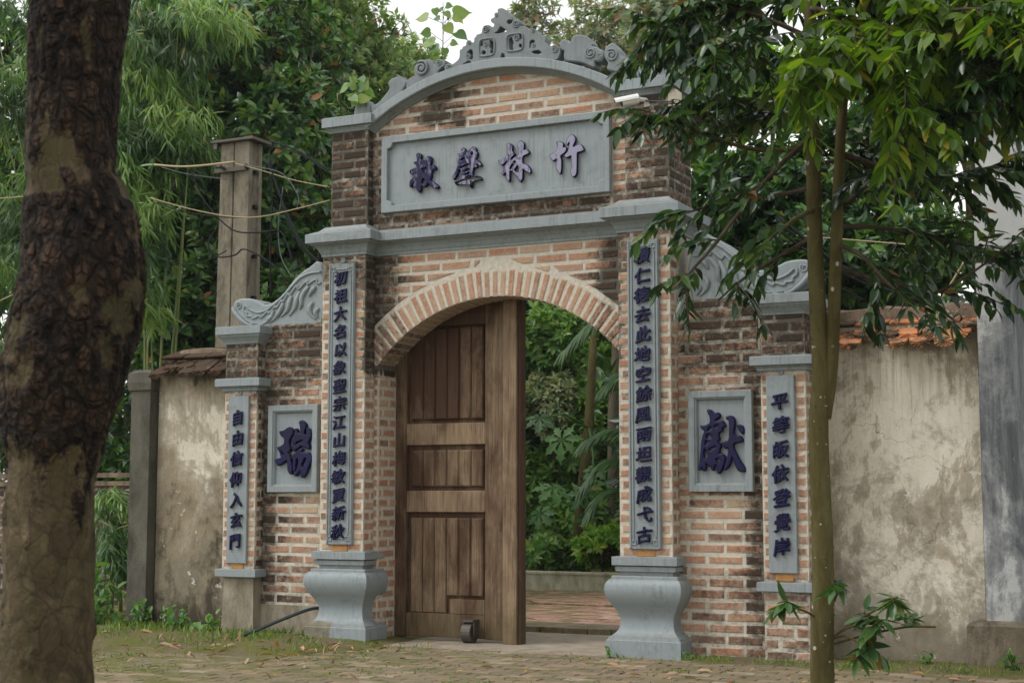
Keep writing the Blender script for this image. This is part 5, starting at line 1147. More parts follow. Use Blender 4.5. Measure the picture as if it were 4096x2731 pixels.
def tree(name, label, ells, n, per, L, W, leafm, barkm, base=None, tm=T4, tint=.4, dead=.02, group=None, r=.1, gap=.35, twigs=0, spread=.45, droop=.25, cat='tree'):
    if base is None:
        e = ells[0]; base = (sum(q[0] for q in ells) / len(ells), sum(q[1] for q in ells) / len(ells) + .2, 0)
    t = thing(name, label, cat, base, group)
    tk = MB(); top = np.array([sum(q[0] for q in ells) / len(ells), sum(q[1] for q in ells) / len(ells), max(q[2] for q in ells)])
    fork = np.array(base) + (top - np.array(base)) * .45
    limb(tk, base, fork, r, r * .75)
    tk.build('trunk', barkm, t, smooth=True)
    br = MB()
    for e in ells:
        limb(br, fork, e[:3], r * .6, r * .3)
        for _ in range(6):
            d = unit(rn.normal(size=3)); limb(br, e[:3], np.array(e[:3]) + d * np.array(e[3:]) * .85, r * .28, .006, 5, .3)
    p, d = shoots(ells, n, spread, gap)
    for i in range(min(twigs, len(p))):
        q_ = p[i] - d[i] * L * 2.2 + rn.normal(0, L * .5, 3); br.tube([tuple(q_), tuple((q_ + p[i]) / 2 + rn.normal(0, L * .2, 3)), tuple(p[i])], [.012, .008, .004], 4)
    br.build('branches', barkm, t, smooth=True)
    B, A, N, LL, WW, TT = rosettes(p, d, per, L, W, tint, dead, droop)
    link('crown', leaf_mesh('crown', B, A, N, LL, WW, TT, tm), leafm, t)
    return t

BARK_D = m_bark('dark_bark', [(.02, .016, .011), (.055, .042, .028), (.10, .08, .055), (.15, .125, .09)], bump=.6)
BARK_G = m_bark('green_bark', [(.055, .045, .018), (.085, .07, .026), (.115, .10, .042), (.15, .13, .07)], (9, 9, 2.5), .35, .9, .008)
BARK_P = m_bark('pale_bark', [(.11, .09, .06), (.17, .145, .10), (.22, .19, .14), (.27, .24, .18)], bump=.4)
DEADL = (.33, .11, .035)
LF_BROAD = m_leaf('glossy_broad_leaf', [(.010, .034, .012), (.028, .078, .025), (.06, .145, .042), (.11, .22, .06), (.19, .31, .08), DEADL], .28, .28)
LF_HAZY = m_leaf('haze_paled_mid_leaf', [(.08, .15, .06), (.13, .22, .08), (.20, .30, .11), (.28, .38, .16), (.36, .44, .19), (.35, .16, .06)], .4, .35)  # greens paled: the haze over these trees is put into the leaf colour
LF_FAR_HAZE = m_leaf('haze_paled_far_leaf', [(.11, .16, .09), (.15, .21, .11), (.20, .25, .13), (.24, .27, .15), (.27, .25, .16), (.34, .17, .08)], .5, .3)  # distance haze mixed into the leaf colours as well
LF_LITCHI = m_leaf('bright_leaf', [(.07, .16, .02), (.12, .25, .03), (.18, .33, .04), (.26, .42, .06), (.32, .45, .08), (.40, .36, .05)], .4, .45)
LF_DARK = m_leaf('dark_green_leaf', [(.012, .035, .012), (.022, .06, .018), (.035, .09, .025), (.06, .14, .03), (.12, .24, .04), (.16, .17, .03)], .3, .3)  # dark green leaf tones
LF_GARDEN = m_leaf('garden_leaf', [(.035, .095, .028), (.06, .15, .042), (.095, .21, .055), (.15, .29, .07), (.22, .37, .09), (.34, .32, .05)], .33, .38)
LF_BAMBOO = m_leaf('bamboo_leaf', [(.016, .05, .010), (.045, .11, .022), (.085, .175, .036), (.145, .26, .055), (.23, .35, .09), (.30, .22, .08)], .42, .38)
LF_VAR = m_leaf('pale_edged_leaf', [(.04, .10, .03), (.09, .17, .06), (.20, .26, .13), (.36, .40, .24), (.45, .46, .30), (.5, .42, .12)], .35, .3)
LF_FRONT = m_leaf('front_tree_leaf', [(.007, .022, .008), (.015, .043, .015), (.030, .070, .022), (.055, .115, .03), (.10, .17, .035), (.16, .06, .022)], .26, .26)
LF_YOUNG_BACKLIT = m_leaf('backlit_young_leaf', [(.035, .075, .010), (.055, .11, .012), (.08, .15, .016), (.12, .20, .02), (.19, .24, .025), (.32, .22, .02)], .33, .5)  # lighter yellow-green set: backlight on the top sprays is painted into the colour
LF_SAP = m_leaf('sapling_leaf', [(.08, .16, .06), (.13, .23, .08), (.20, .29, .10), (.30, .36, .11)], .4, .45, use_obj=True)
LF_GRASS = m_leaf('grass_blade', [(.05, .09, .015), (.08, .14, .02), (.12, .19, .03), (.17, .24, .05), (.24, .26, .08), (.34, .25, .12)], .6, .3)

# broad-leaved trees behind the wall at the left
lb = ['glossy dark broad-leaved tree rising behind the concrete pole', 'low glossy dark tree between the trunk and the left boundary wall', 'taller dark broad-leaved tree behind the pole, paler at its top', 'dark broad-leaved tree filling the top left corner behind the bamboo']
for e, l_, n, dd in zip(E_BROAD, lb, (1500, 1100, 1100, 1300), (.03, .02, .03, .02)):
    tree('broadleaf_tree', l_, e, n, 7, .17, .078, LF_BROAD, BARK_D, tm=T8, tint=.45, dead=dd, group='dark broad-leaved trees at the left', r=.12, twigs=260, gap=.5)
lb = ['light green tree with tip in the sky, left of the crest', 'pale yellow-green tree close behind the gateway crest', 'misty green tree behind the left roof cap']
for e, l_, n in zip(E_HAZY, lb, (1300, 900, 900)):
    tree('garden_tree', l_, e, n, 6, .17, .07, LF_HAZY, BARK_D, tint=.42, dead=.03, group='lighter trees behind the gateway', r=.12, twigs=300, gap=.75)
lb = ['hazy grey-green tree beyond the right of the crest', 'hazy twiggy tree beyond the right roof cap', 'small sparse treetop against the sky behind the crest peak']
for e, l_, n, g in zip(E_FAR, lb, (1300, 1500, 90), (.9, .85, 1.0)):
    tree('far_tree', l_, e, n, 5, .19 if n > 100 else .22, .085, LF_FAR_HAZE, BARK_P, tint=.42, dead=.05, group='hazy far trees', r=.14, twigs=500, gap=g)
lb = ['bright lime-green tree behind the right attic pier', 'bright lime-green treetop in the upper right corner']
for e, l_ in zip(E_LITCHI, lb):
    tree('lime_green_tree', l_, e, 800, 6, .15, .05, LF_LITCHI, BARK_D, tint=.42, dead=.03, group='lime-green trees', r=.08, twigs=120, gap=.5)
lb = ['dark shrubby tree behind the right scrolled wing', 'dark tree behind the twin stems at the right', 'dark tree behind the grey house wall corner']
for e, l_ in zip(E_DARKR, lb):
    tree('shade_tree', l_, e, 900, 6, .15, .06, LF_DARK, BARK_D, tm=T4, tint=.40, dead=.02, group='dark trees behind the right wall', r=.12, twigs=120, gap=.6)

# garden seen through the arch
lb = ['dark fine-leaved tree filling the top of the arch', 'shrub with pale variegated leaves seen through the arch', 'dark shrub beside the right jamb through the arch', 'dense green shrub beside the door edge']
for e, l_, n, lm, LL_, tn in zip(E_GARDEN, lb, (900, 520, 800, 800), (LF_GARDEN, LF_VAR, LF_GARDEN, LF_GARDEN), (.19, .14, .18, .2), (.62, .55, .62, .66)):
    tree('garden_shrub', l_, e, n, 7, LL_, LL_ * .42, lm, BARK_D, base=(e[0][0], e[0][1] + .1, .2), tint=tn, dead=.02, group='shrubs in the inner garden', r=.05, twigs=80, gap=.6, cat='shrub')
lb = ['low leafy hedge plant behind the planter wall at the door edge', 'bright feathery-leaved low shrub on the planter at the right jamb', 'small brownish low plant in the middle of the planter']
for e, l_, lm, tn in zip(E_HEDGE, lb, (LF_GARDEN, LF_LITCHI, LF_BROAD), (.55, .35, .5)):
    tree('planter_shrub', l_, e, 260, 7, .13, .055, lm, BARK_D, base=(e[0][0], e[0][1], .2), tint=tn, dead=.02, group='low plants on the planter', r=.02, twigs=60, gap=.3, spread=.1, cat='shrub')

def palmate(pos, size, face, mat, parent, name='leaf', stalk=None):
    """papaya leaf: seven pointed, notched lobes with pale ribs"""
    n = unit(np.array(face, float)); a = unit(np.cross(n, np.array([0, 0, 1.0]))); b = np.cross(a, n); pos = np.array(pos)
    m = MB(); V = [tuple(pos)]; F = []
    k = 7
    for i in range(k):
        th = math.radians(-150 + 300 * i / (k - 1)) + math.pi / 2 * 0; ln = size * (1.0 - .30 * abs(i - 3) / 3); ln *= rn.uniform(.9, 1.08)
        d = a * math.sin(th) - b * math.cos(th) * 1.0; s_ = np.cross(n, d)
        outl = [(.18, .05), (.42, .13), (.50, .26), (.60, .13), (.74, .20), (.82, .08), (1.0, 0)]
        st = len(V)
        mid = [tuple(pos + d * ln * u - n * size * .25 * u * u) for u in (.3, .6, .85, 1.0)]
        L_ = [tuple(pos + d * ln * u + s_ * ln * v - n * (size * .25 * u * u) + n * .02 * size) for u, v in outl]
        R_ = [tuple(pos + d * ln * u - s_ * ln * v - n * (size * .25 * u * u) + n * .02 * size) for u, v in outl]
        V += mid + L_ + R_
        M_ = lambda j: st + j; LL_ = lambda j: st + 4 + j; RR_ = lambda j: st + 4 + len(outl) + j
        for Q, fl in ((LL_, 0), (RR_, 1)):
            fs = [(0, M_(0), Q(0)), (Q(0), M_(0), Q(1)), (Q(1), M_(0), M_(1), Q(2)), (Q(2), M_(1), Q(3)), (Q(3), M_(1), M_(2), Q(4)), (Q(4), M_(2), Q(5)), (Q(5), M_(2), M_(3))]
            F += [f[::-1] if fl else f for f in fs]
    m.add(V, F); return m.build(name, mat, parent, smooth=False)

LF_PAP = m_leaf('papaya_leaf', [(.04, .11, .03), (.06, .15, .04), (.09, .20, .05)], .45, .35, use_obj=True)
pp = thing('papaya_tree', 'slender papaya tree with large lobed leaves through the arch', 'tree', (-2.73, 7.84, .1))
MB().tube(GTRUNK[0], [.085, .075, .065, .055, .04], 10).build('trunk', BARK_G, pp, smooth=True)
fc = unit(np.array([5.46, -10.885, 4.0]) - np.array([-2.6, 7.8, 1.5]))
for i, q in enumerate(PAPAYA):
    palmate(q[:3], q[3], fc + rn.normal(0, .35, 3) + np.array([0, 0, .5]), LF_PAP, pp)
    m = MB(); c = np.array(GTRUNK[0][1 if q[2] < 1.4 else 2]); m.tube([tuple(c), tuple((c + np.array(q[:3])) / 2 + np.array([0, 0, .12])), q[:3]], [.018, .014, .01], 5); m.build('leaf_stalk', LF_PAP, pp, smooth=True)
for p, l_ in ((GTRUNK[1], 'bare grey trunk high behind the right jamb'),):
    b0 = (p[0][0], p[0][1], 0); t = thing('garden_tree', l_, 'tree', b0)
    MB().tube([b0] + list(p), [.09] + [.075 - .01 * i for i in range(len(p))], 9).build('trunk', BARK_P, t, smooth=True)
    e = [(p[-1][0], p[-1][1] + .3, p[-1][2] + .7, .8, .6, .6)]
    pq, dq = shoots(e, 160, .3); link('crown', leaf_mesh('crown', *rosettes(pq, dq, 6, .15, .06, .4), T4), LF_DARK, t)

LF_PALM = m_leaf('palm_leaf', [(.025, .07, .018), (.045, .11, .03), (.07, .14, .035), (.1, .18, .05), (.12, .2, .05), (.3, .3, .1)], .5, .3)
pm_ = thing('fan_palm', 'palm with long drooping fronds beside the right jamb', 'palm', (-.9, 7.6, .2))
MB().tube([(-.9, 7.6, .2), (-.88, 7.5, 1.2), (-.9, 7.45, 2.2), (-.9, 7.4, 3.2)], [.12, .1, .09, .08], 8).build('trunk', BARK_D, pm_, smooth=True)
for p in PALM:
    pts = np.array(catmull([(-.9, 7.5, max(1.2, p[0][2] - .1))] + list(p), 8)); n = len(pts); tg = unit(np.gradient(pts, axis=0))
    B, A, N, LL, WW, TT = [], [], [], [], [], []
    for k in range(3, n):
        for s in (-1, 1):
            for r_ in range(3):
                sd_ = unit(np.cross(tg[k], [0, 0, 1.0])) * s
                B.append(pts[k] + tg[k] * .02 * r_); A.append(unit(sd_ * 1.1 + tg[k] * .7 + np.array([0, 0, -.38]) + rn.normal(0, .1, 3))); N.append(np.array([0, 0, 1.]) + sd_ * .4)
                LL.append(.48 * (1 - .35 * abs(k / n - .5) * 2) * rn.uniform(.9, 1.1)); WW.append(.024); TT.append(np.clip(rn.normal(.22, .15), 0, .84))
    fr = link('frond', leaf_mesh('frond', np.array(B), np.array(A), np.array(N), np.array(LL), np.array(WW), np.array(TT), TB), LF_PALM, pm_)
    MB().tube([tuple(q) for q in pts], [.014 * (1 - .7 * i / n) for i in range(n)], 5).build('rachis', LF_PALM, fr, smooth=True)

# bamboo
CULM = m_plain('bamboo_culm', (.16, .20, .05), .4, .4, .6)
def bamboo(label, ells, n, base, culms, tint=.5, lean=(.25, -.1), L=.19):
    t = thing('bamboo_clump', label, 'bamboo', base, 'bamboo')
    tops = [e for e in ells]
    for i in range(culms):
        e = tops[i % len(tops)]; m = MB(); b0 = np.array(base) + rn.normal(0, .12, 3) * np.array([1, 1, 0]); tp_ = np.array(e[:3]) + rn.normal(0, .3, 3) * np.array(e[3:])
        pts = [b0 + (tp_ - b0) * k / 8 + np.array([0, 0, .25 * math.sin(math.pi * k / 8)]) for k in range(9)]
        m.tube([tuple(q) for q in pts], [.022 * (1 - .8 * k / 8) for k in range(9)], 6); m.build('culm', CULM, t, smooth=True)
    p, d = shoots(ells, n, .15, .5); n = len(p)
    B, A, N, LL, WW, TT = [], [], [], [], [], []; tw = MB()
    base_t = np.clip(tint + .3 * np.sin(p[:, 0] * 4 + p[:, 2] * 5) + rn.normal(0, .1, n), .05, .8)
    for i in range(n):
        dr = unit(np.array([lean[0] + rn.normal(0, .5), lean[1] + rn.normal(0, .5), -.55 + rn.normal(0, .3)]))
        ln = rn.uniform(.18, .34)
        if i % 3 == 0: tw.tube([tuple(p[i]), tuple(p[i] + dr * ln)], [.004, .002], 3)
        for k in range(8):
            u = (k + .5) / 8; B.append(p[i] + dr * ln * u); sd_ = unit(np.cross(dr, rn.normal(size=3)))
            A.append(unit(dr * .7 + sd_ * .75 * (1 if k % 2 else -1) + np.array([0, 0, -.55]))); N.append(rn.normal(0, .5, 3) + np.array([0, 0, 1.]) + np.array([.2, -.5, 0]))
            s = rn.uniform(.7, 1.2); LL.append(L * s); WW.append(L * .105 * s); TT.append(np.clip(base_t[i] + rn.normal(0, .1), 0, .84) if rn.random() > .015 else .97)
    tag(tw.build('twigs', CULM, t, smooth=True), kind='stuff')
    link('foliage', leaf_mesh('foliage', np.array(B), np.array(A), np.array(N), np.array(LL), np.array(WW), np.array(TT), TB), LF_BAMBOO, t)
bamboo('tall bright bamboo hanging over the pole beside the big trunk', BAMB, 1050, (-5.2, 2.3, 0), 7, .37)
bamboo('darker bamboo at the far left behind the big trunk', BAMB2, 800, (-6.6, 2.9, 0), 5, .3, (-.1, -.2))
tree('broadleaf_tree', 'dark bush just behind the cement rail fence', [(-5.0, 2.7, 1.9, .7, .4, 1.0), (-6.0, 3.0, 1.6, .8, .5, 1.2), (-5.3, 2.6, .7, .8, .4, .7)], 700, 7, .16, .07, LF_DARK, BARK_D, base=(-5.3, 2.8, 0), tint=.42, r=.05, twigs=60, cat='bush')
bamboo('low bamboo sprays in front of the end post', BAMB3, 110, (-4.9, 1.1, 0), 3, .5, (.5, -.1), .2)

# far wood closing the view
P_, D_ = [], []
for (x0, x1, y0, y1, ztop) in ((-22, -9, 9, 14, 9.5), (-17, -6.5, 13, 20, 6.6), (-6.5, 2, 17, 22, 5.4), (-9.5, -5.4, 5.5, 9, 7.0), (-2.5, 9, 7.5, 12, 5.2), (-5.5, -.5, 10.6, 12, 5.2), (-20, -8.5, 4.5, 9, 7.5), (-11, -5, 10, 13, 5.2), (-24, -12, 2.6, 6, 6.5)):
    n = 2600; p = np.stack([rn.uniform(x0, x1, n), rn.uniform(y0, y1, n), rn.random(n) ** .8 * ztop], 1); p[:, 2] *= 1 - .14 * (1 + np.sin(p[:, 0] * 1.9)) * rn.random(n)
    P_.append(p); D_.append(unit(rn.normal(size=(n, 3)) + np.array([.3, -.6, .6])))
P_, D_ = np.concatenate(P_), np.concatenate(D_)
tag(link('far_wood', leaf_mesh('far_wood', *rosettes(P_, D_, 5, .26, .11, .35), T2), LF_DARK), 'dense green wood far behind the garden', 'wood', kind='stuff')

# ------------------------------------------------------------------ front tree with twin stems
ft = thing('slender_tree', 'slender twin-stemmed tree with dark drooping leaves in front of the right wall', 'tree', STEM1[0][:2] + (0,))
m = MB()
m.tube(catmull(STEM1, 5), [.075 - .045 * (i / 40) for i in range(41)], 14)
m.build('trunk', BARK_G, ft, smooth=True)
MB().tube(catmull(STEM2, 5), [.045 - .025 * (i / 30) for i in range(31)], 12).build('trunk', BARK_G, ft, smooth=True)
kn = MB(); ls = MB(); q = random.Random(12); s1_ = catmull(STEM1, 12); LICH = m_plain('pale_lichen', (.40, .40, .34), .9, .1, .4)
for i in range(58):
    k = q.randrange(8, 75); c_ = Vector(s1_[k]); r_ = .075 - .045 * (k / 96) ; a = q.uniform(-2.9, .4); d = Vector((math.cos(a), math.sin(a), 0))
    if i < 26: kn.lathe(c_ + d * (r_ - .006), d, [(.014, 0), (.011, .006), (.007, .009), (.004, .006), (.001, .006)], 8)
    else:
        w_ = .003 + .011 * q.random() ** 2.5; ls.lathe(c_ + d * (r_ - .001), d, [(w_, 0), (w_, .0022), (.001, .003)], 8)
tag(kn.build('bark_knots', BARK_G, ft, smooth=True), kind='stuff'); tag(ls.build('lichen_spots', LICH, ft), kind='stuff')
for p in BRANCH:
    pts = catmull(p, 5); n = len(pts)
    MB().tube(pts, [.017 * (1 - .75 * i / n) for i in range(n)], 6).build('branch', BARK_G if rn.random() < .4 else BARK_D, ft, smooth=True)

def front_leaf(curl):
    """long pointed leaf, unit length along +X, folded on the midrib and bowed"""
    us = [0, .06, .2, .38, .56, .74, .9, 1.0]; ws = [.012, .075, .145, .172, .16, .112, .045, .0]
    V, F = [], []
    for u, w_ in zip(us, ws):
        z = -curl * u * u + .03 * math.sin(u * 9) * u
        V += [(u, w_, z + w_ * .28), (u, 0, z), (u, -w_, z + w_ * .28)]
    for i in range(len(us) - 1):
        a = i * 3; F += [(a, a + 1, a + 4, a + 3), (a + 1, a + 2, a + 5, a + 4)]
    return V, F
FL = [front_leaf(c) for c in (.05, .14, .24, .34)]
TF = [(np.array(v, float), np.array([t for f in F for t in ((f[0], f[1], f[2]), (f[0], f[2], f[3]))])) for v, F in FL]
def sprays(branches, per_, ln_, L, young=(), side=.85, down=.42, start=.25):  # young: branches whose leaves are larger and take the backlit colour set
    B, A, N, LL, TT, ST = [], [], [], [], [], []; tw = MB()
    for bi, p in enumerate(branches):
        pts = np.array(catmull(p, 8)); n = len(pts); tg = unit(np.gradient(pts, axis=0))
        per = per_[bi] if hasattr(per_, '__len__') else per_
        for j in range(per):
            k = int(n * (start + (1 - start) * (j + rn.random()) / per)); k = min(k, n - 1)
            d = unit(tg[k] * .8 + rn.normal(0, .6, 3) * np.array([1, 1, .55]) + np.array([0, 0, .12])); ln = ln_ * rn.uniform(.6, 1.25); q = [pts[k]]
            m_ = 10
            for i in range(m_):
                d = unit(d + np.array([0, 0, -.085])); q.append(q[-1] + d * ln / m_)
            tw.tube([tuple(x) for x in q[::2]] + [tuple(q[-1])], [.0045] * 5 + [.002, .0015], 4)
            yg = bi in young; ct = rn.normal(0, .13)
            for i in range(1, m_ + 1):
                tt = unit(q[i] - q[i - 1]); sd_ = unit(np.cross(tt, [0, 0, 1.0]))
                for s in ((1, -1) if i % 3 else (1 if i % 2 else -1,)):
                    if rn.random() < .1: continue
                    B.append(q[i]); A.append(unit(tt * .5 + sd_ * s * side + np.array([0, 0, -down]) + rn.normal(0, .26, 3)))
                    N.append(unit(np.array([0, 0, .9]) + sd_ * s * .7 + rn.normal(0, .25, 3))); LL.append(L * rn.uniform(.55, 1.3) * (1.2 if yg else 1))
                    TT.append(.97 if rn.random() < .02 else float(np.clip(.40 + ct + rn.normal(0, .2), 0, .84))); ST.append(1 if yg else 0)
            B.append(q[-1]); A.append(unit(d + np.array([0, 0, -.3]))); N.append(np.array([0, 0, 1.0]) + rn.normal(0, .2, 3)); LL.append(L); TT.append(.4); ST.append(1 if yg else 0)
    return [np.array(x) for x in (B, A, N, LL, TT, ST)], tw

(B, A, N, LL, TT, ST), tw = sprays(BRANCH, [6, 17, 34, 19, 9, 26, 34, 28, 24, 8, 3, 22, 26, 28, 34, 30, 28, 4, 5, 26, 36, 36, 26, 36, 36, 34], .33, .108, young=(11, 12, 16, 14, 21, 23))
tag(tw.build('twigs', BARK_D, ft, smooth=True), kind='stuff')
CAMP = np.array([5.46, -10.885, 1.17]); dist = np.linalg.norm(B - CAMP, axis=1)
rel = B - CAMP; fw = np.array([-math.sin(R(26)), math.cos(R(26)), .1]); rt_ = np.array([math.cos(R(26)), math.sin(R(26)), 0])
inview = (np.abs(rel @ rt_ / (rel @ fw)) < .335) & (B[:, 2] < 4.0)
order = np.argsort(np.where(inview, dist / LL, 1e6)); near = set(order[:300].tolist())
LEAF_ME = {}
for st, mt in ((0, LF_FRONT), (1, LF_YOUNG_BACKLIT)):
    for v in range(4):
        for tb in range(4):
            me = bpy.data.meshes.new('leaf'); me.from_pydata(FL[v][0], [], FL[v][1]); me.materials.append(mt)
            me.polygons.foreach_set('use_smooth', [True] * len(me.polygons))
            at = me.attributes.new('tint', 'FLOAT', 'POINT'); at.data.foreach_set('value', [(.15, .3, .45, .62)[tb]] * len(FL[v][0])); LEAF_ME[(st, v, tb)] = me
inv = Matrix.Translation((-ft.location.x, -ft.location.y, -ft.location.z))
for i in order[:300]:
    ax = Vector(A[i]).normalized(); sd_ = Vector(N[i]).cross(ax).normalized(); nn = ax.cross(sd_); L_ = float(LL[i])
    o = bpy.data.objects.new('leaf', LEAF_ME[(int(ST[i]), i % 4, min(3, int(TT[i] * 4.5)))]); COL.objects.link(o)
    o.parent = ft; o.matrix_parent_inverse = inv
    M_ = Matrix(((ax.x, sd_.x, nn.x), (ax.y, sd_.y, nn.y), (ax.z, sd_.z, nn.z))).to_4x4() @ Matrix.Diagonal((L_, L_, L_, 1)); M_.translation = Vector(B[i])
    o.matrix_basis = M_
sel = np.array([i not in near for i in range(len(B))])
for st, mt, nm in ((0, LF_FRONT, 'foliage'), (1, LF_YOUNG_BACKLIT, 'backlit_young_foliage')):
    for v in range(4):
        q = sel & (ST == st) & (np.arange(len(B)) % 4 == v)
        if v == 0: acc = []
        acc.append((q, v))
    mes = [leaf_mesh(nm, B[q], A[q], N[q], LL[q], LL[q], TT[q], TF[v]) for q, v in acc if q.sum()]
    for k, me in enumerate(mes): tag(link(nm, me, mt, ft), kind='stuff')

sh_ = thing('leafy_sucker', 'leafy young shoots sprouting at the foot of the slender tree', 'plant', STEM1[0][:2] + (.2,))
for p in SHRUB: MB().tube(catmull(p, 4), .007, 5).build('stem', BARK_G, sh_, smooth=True)
LF_SUCK = m_leaf('sucker_leaf', [(.02, .06, .022), (.04, .095, .03), (.06, .135, .04), (.09, .18, .05), (.12, .22, .06), (.2, .1, .03)], .28, .25)
(B, A, N, LL, TT, ST), tw = sprays(SHRUB, 2, .16, .125, down=.25, start=.35)
for i in range(len(B)):
    me = leaf_mesh('leaf', B[i:i + 1], A[i:i + 1], N[i:i + 1], LL[i:i + 1], LL[i:i + 1], TT[i:i + 1], TF[1]); link('leaf', me, LF_SUCK, sh_)
tag(tw.build('twigs', BARK_G, sh_, smooth=True), kind='stuff')

# ------------------------------------------------------------------ big trunk in the foreground, left
bt = thing('big_tree', 'thick gnarled tree trunk with peeling dark bark in the left foreground', 'tree', (TRUNK[-1][0], TRUNK[-1][1], 0))
def m_bigbark():
    n = NT('peeling_bark'); a = n.sep(n.attr('bk'))           # x bare wood, y depth in the bark
    v = n.P((7, 7, 4.5)); f1 = n.noise(1, 8, .75, v, .8); f2 = n.noise(6, 6, .75, v, .5)
    wv = n.warp(n.P((1, 1, .62)), .09, 9); ed = n.voro(15, wv, 'DISTANCE_TO_EDGE'); ed2 = n.voro(38, n.warp(n.P((1, 1, .7)), .05, 18), 'DISTANCE_TO_EDGE')
    crack = n.ramp(ed, [(.02, 1), (.16, 0)]); crack2 = n.ramp(ed2, [(.02, .7), (.2, 0)])
    bark = n.ramp(n.math('ADD', n.math('MULTIPLY', a[1], .6), n.math('MULTIPLY', f1, .8)), [(.45, (.008, .006, .005)), (.7, (.028, .015, .010)), (.9, (.066, .034, .020)), (1.15, (.14, .09, .058))])
    bark = n.mix(n.ramp(n.noise(2.2, 5, .65), [(.48, 0), (.58, .7)]), bark, n.mix(f1, (.03, .016, .010), (.13, .075, .045)))
    bark = n.mix(n.math('MULTIPLY', n.math('MAXIMUM', crack, crack2), .9), bark, (.005, .004, .003))
    wood_ = n.ramp(f1, [(.28, (.032, .024, .012)), (.45, (.085, .062, .032)), (.60, (.15, .112, .062)), (.76, (.27, .21, .14))])
    wood_ = n.mix(n.ramp(n.noise(3, 5, .7, n.P((2, 2, .8))), [(.45, 0), (.6, .65)]), wood_, (.06, .055, .02))
    wood_ = n.mix(n.ramp(ed, [(.0, .55), (.05, 0)]), wood_, (.02, .016, .009))
    base = n.mix(n.ramp(n.math('ADD', a[0], n.math('MULTIPLY', n.math('SUBTRACT', f2, .5), .8)), [(.42, 0), (.55, 1)]), bark, wood_)
    hgt = n.math('SUBTRACT', n.math('ADD', f1, n.math('MULTIPLY', f2, .5)), n.math('MULTIPLY', n.math('MAXIMUM', crack, crack2), n.math('SUBTRACT', 1.1, a[0])))
    n.bump(hgt, 1.0, .03)
    return n.out(base, .8, .25)
BIG = m_bigbark()
from mathutils import noise as mn
m = MB(); NA = 110; rows = catmull(TRUNK, 16); rg = []; cl = []
for (x, y_, z, r_) in rows:
    ring_ = []
    for k in range(NA):
        a = 2 * math.pi * k / NA; d = Vector((math.cos(a), math.sin(a), 0))
        big = mn.fractal(Vector((d.x * 1.2, d.y * 1.2, z * 3.6)), 1.0, 2.0, 4)
        bare = mn.fractal(Vector((d.x * 1.6 + 4, d.y * 1.6, z * 4.6 + 7)), 1.0, 2.0, 6)
        zone = .5 if z < 1.1 else (.5 - (z - 1.1) * 2.6 if z < 1.48 else (-.48 if z < 2.2 else (-.02 if z < 2.6 else -.5)))
        w_ = max(0, min(1, .5 + (bare + zone) * 1.5))
        plate = 1 - abs(mn.fractal(Vector((d.x * 3.6, d.y * 3.6, z * 11)), .8, 2.2, 5)) * 1.5
        h = big * .06 + (1 - w_) * (.02 + .085 * plate) + w_ * .012 * mn.noise(Vector((d.x * 6, d.y * 6, z * 9)))
        rr = r_ * (.93 + h); ring_.append((x + d.x * rr, y_ + d.y * rr, z)); cl.append((w_, max(0, min(1, plate)), 0))
    rg.append(ring_)
m.rings(rg); m.c = cl; m.build('trunk', BIG, bt, smooth=True, attr='bk')
br = MB(); e_ = []
for (dx, dy, dz) in ((-1.4, -.8, 2.2), (1.0, -1.2, 2.4), (-.5, 1.0, 2.8), (-2.2, .4, 2.6), (.2, -2.2, 2.3)):
    c_ = (1.87 + dx, -6.96 + dy, 3.3 + dz); limb(br, (1.87, -6.96, 3.3), c_, .12, .03); e_.append((*c_, 1.3, 1.3, .7))
br.build('branches', BARK_D, bt, smooth=True)
pq, dq = shoots(e_, 900, .2); link('crown', leaf_mesh('crown', *rosettes(pq, dq, 7, .16, .07, .35), T4), LF_BROAD, bt)

# ------------------------------------------------------------------ saplings on the gateway
def heart(pos, tip, s, parent, name='leaf'):
    p, t_ = np.array(pos), np.array(tip); d = t_ - p; L_ = np.linalg.norm(d); d = d / L_; n = unit(np.array([.45, -.85, .35]) + rn.normal(0, .45, 3)); n = unit(n - d * (n @ d)); sd_ = np.cross(d, n)
    outl = [(-.05, .14), (-.06, .3), (.05, .44), (.22, .5), (.42, .44), (.62, .30), (.78, .15), (.88, .06), (1.05, 0)]
    V = [tuple(p + d * L_ * u - n * .1 * L_ * u * u) for u in (0, .3, .6, 1.05)]; st = 4
    for s_ in (1, -1): V += [tuple(p + d * L_ * u + sd_ * s_ * v * L_ * .85 + n * L_ * (.10 * v - .1 * u * u + .02 * math.sin(9 * u))) for u, v in outl]
    F = []
    for k, fl in ((4, 0), (4 + len(outl), 1)):
        for f in [(0, k, k + 1), (0, k + 1, k + 2), (0, k + 2, 1), (1, k + 2, k + 3), (1, k + 3, k + 4), (1, k + 4, 2), (2, k + 4, k + 5), (2, k + 5, k + 6), (2, k + 6, k + 7), (2, k + 7, 3)]: F.append(f[::-1] if fl else f)
    return MB().add(V, F).build(name, LF_SAP, parent, smooth=True)
s1 = thing('fig_sapling', 'heart-leaved fig sapling growing out of the crest against the sky', 'sapling', SAP1[0])
MB().tube(catmull(SAP1, 4), [.006 - .0002 * i for i in range(21)], 5).build('stem', BARK_D, s1, smooth=True)
ss = np.array(catmull(SAP1, 6))
for (a, b, s) in SAP1_LEAF:
    heart(a, b, s, s1); k = np.argmin(np.linalg.norm(ss - np.array(a), axis=1)); k = max(0, k - 3)
    MB().tube([tuple(ss[k]), a], .0022, 4).build('leaf_stalk', BARK_D, s1)
s2 = thing('fig_sapling', 'small yellow-green fig sapling behind the left roof curve', 'sapling', SAP2[0])
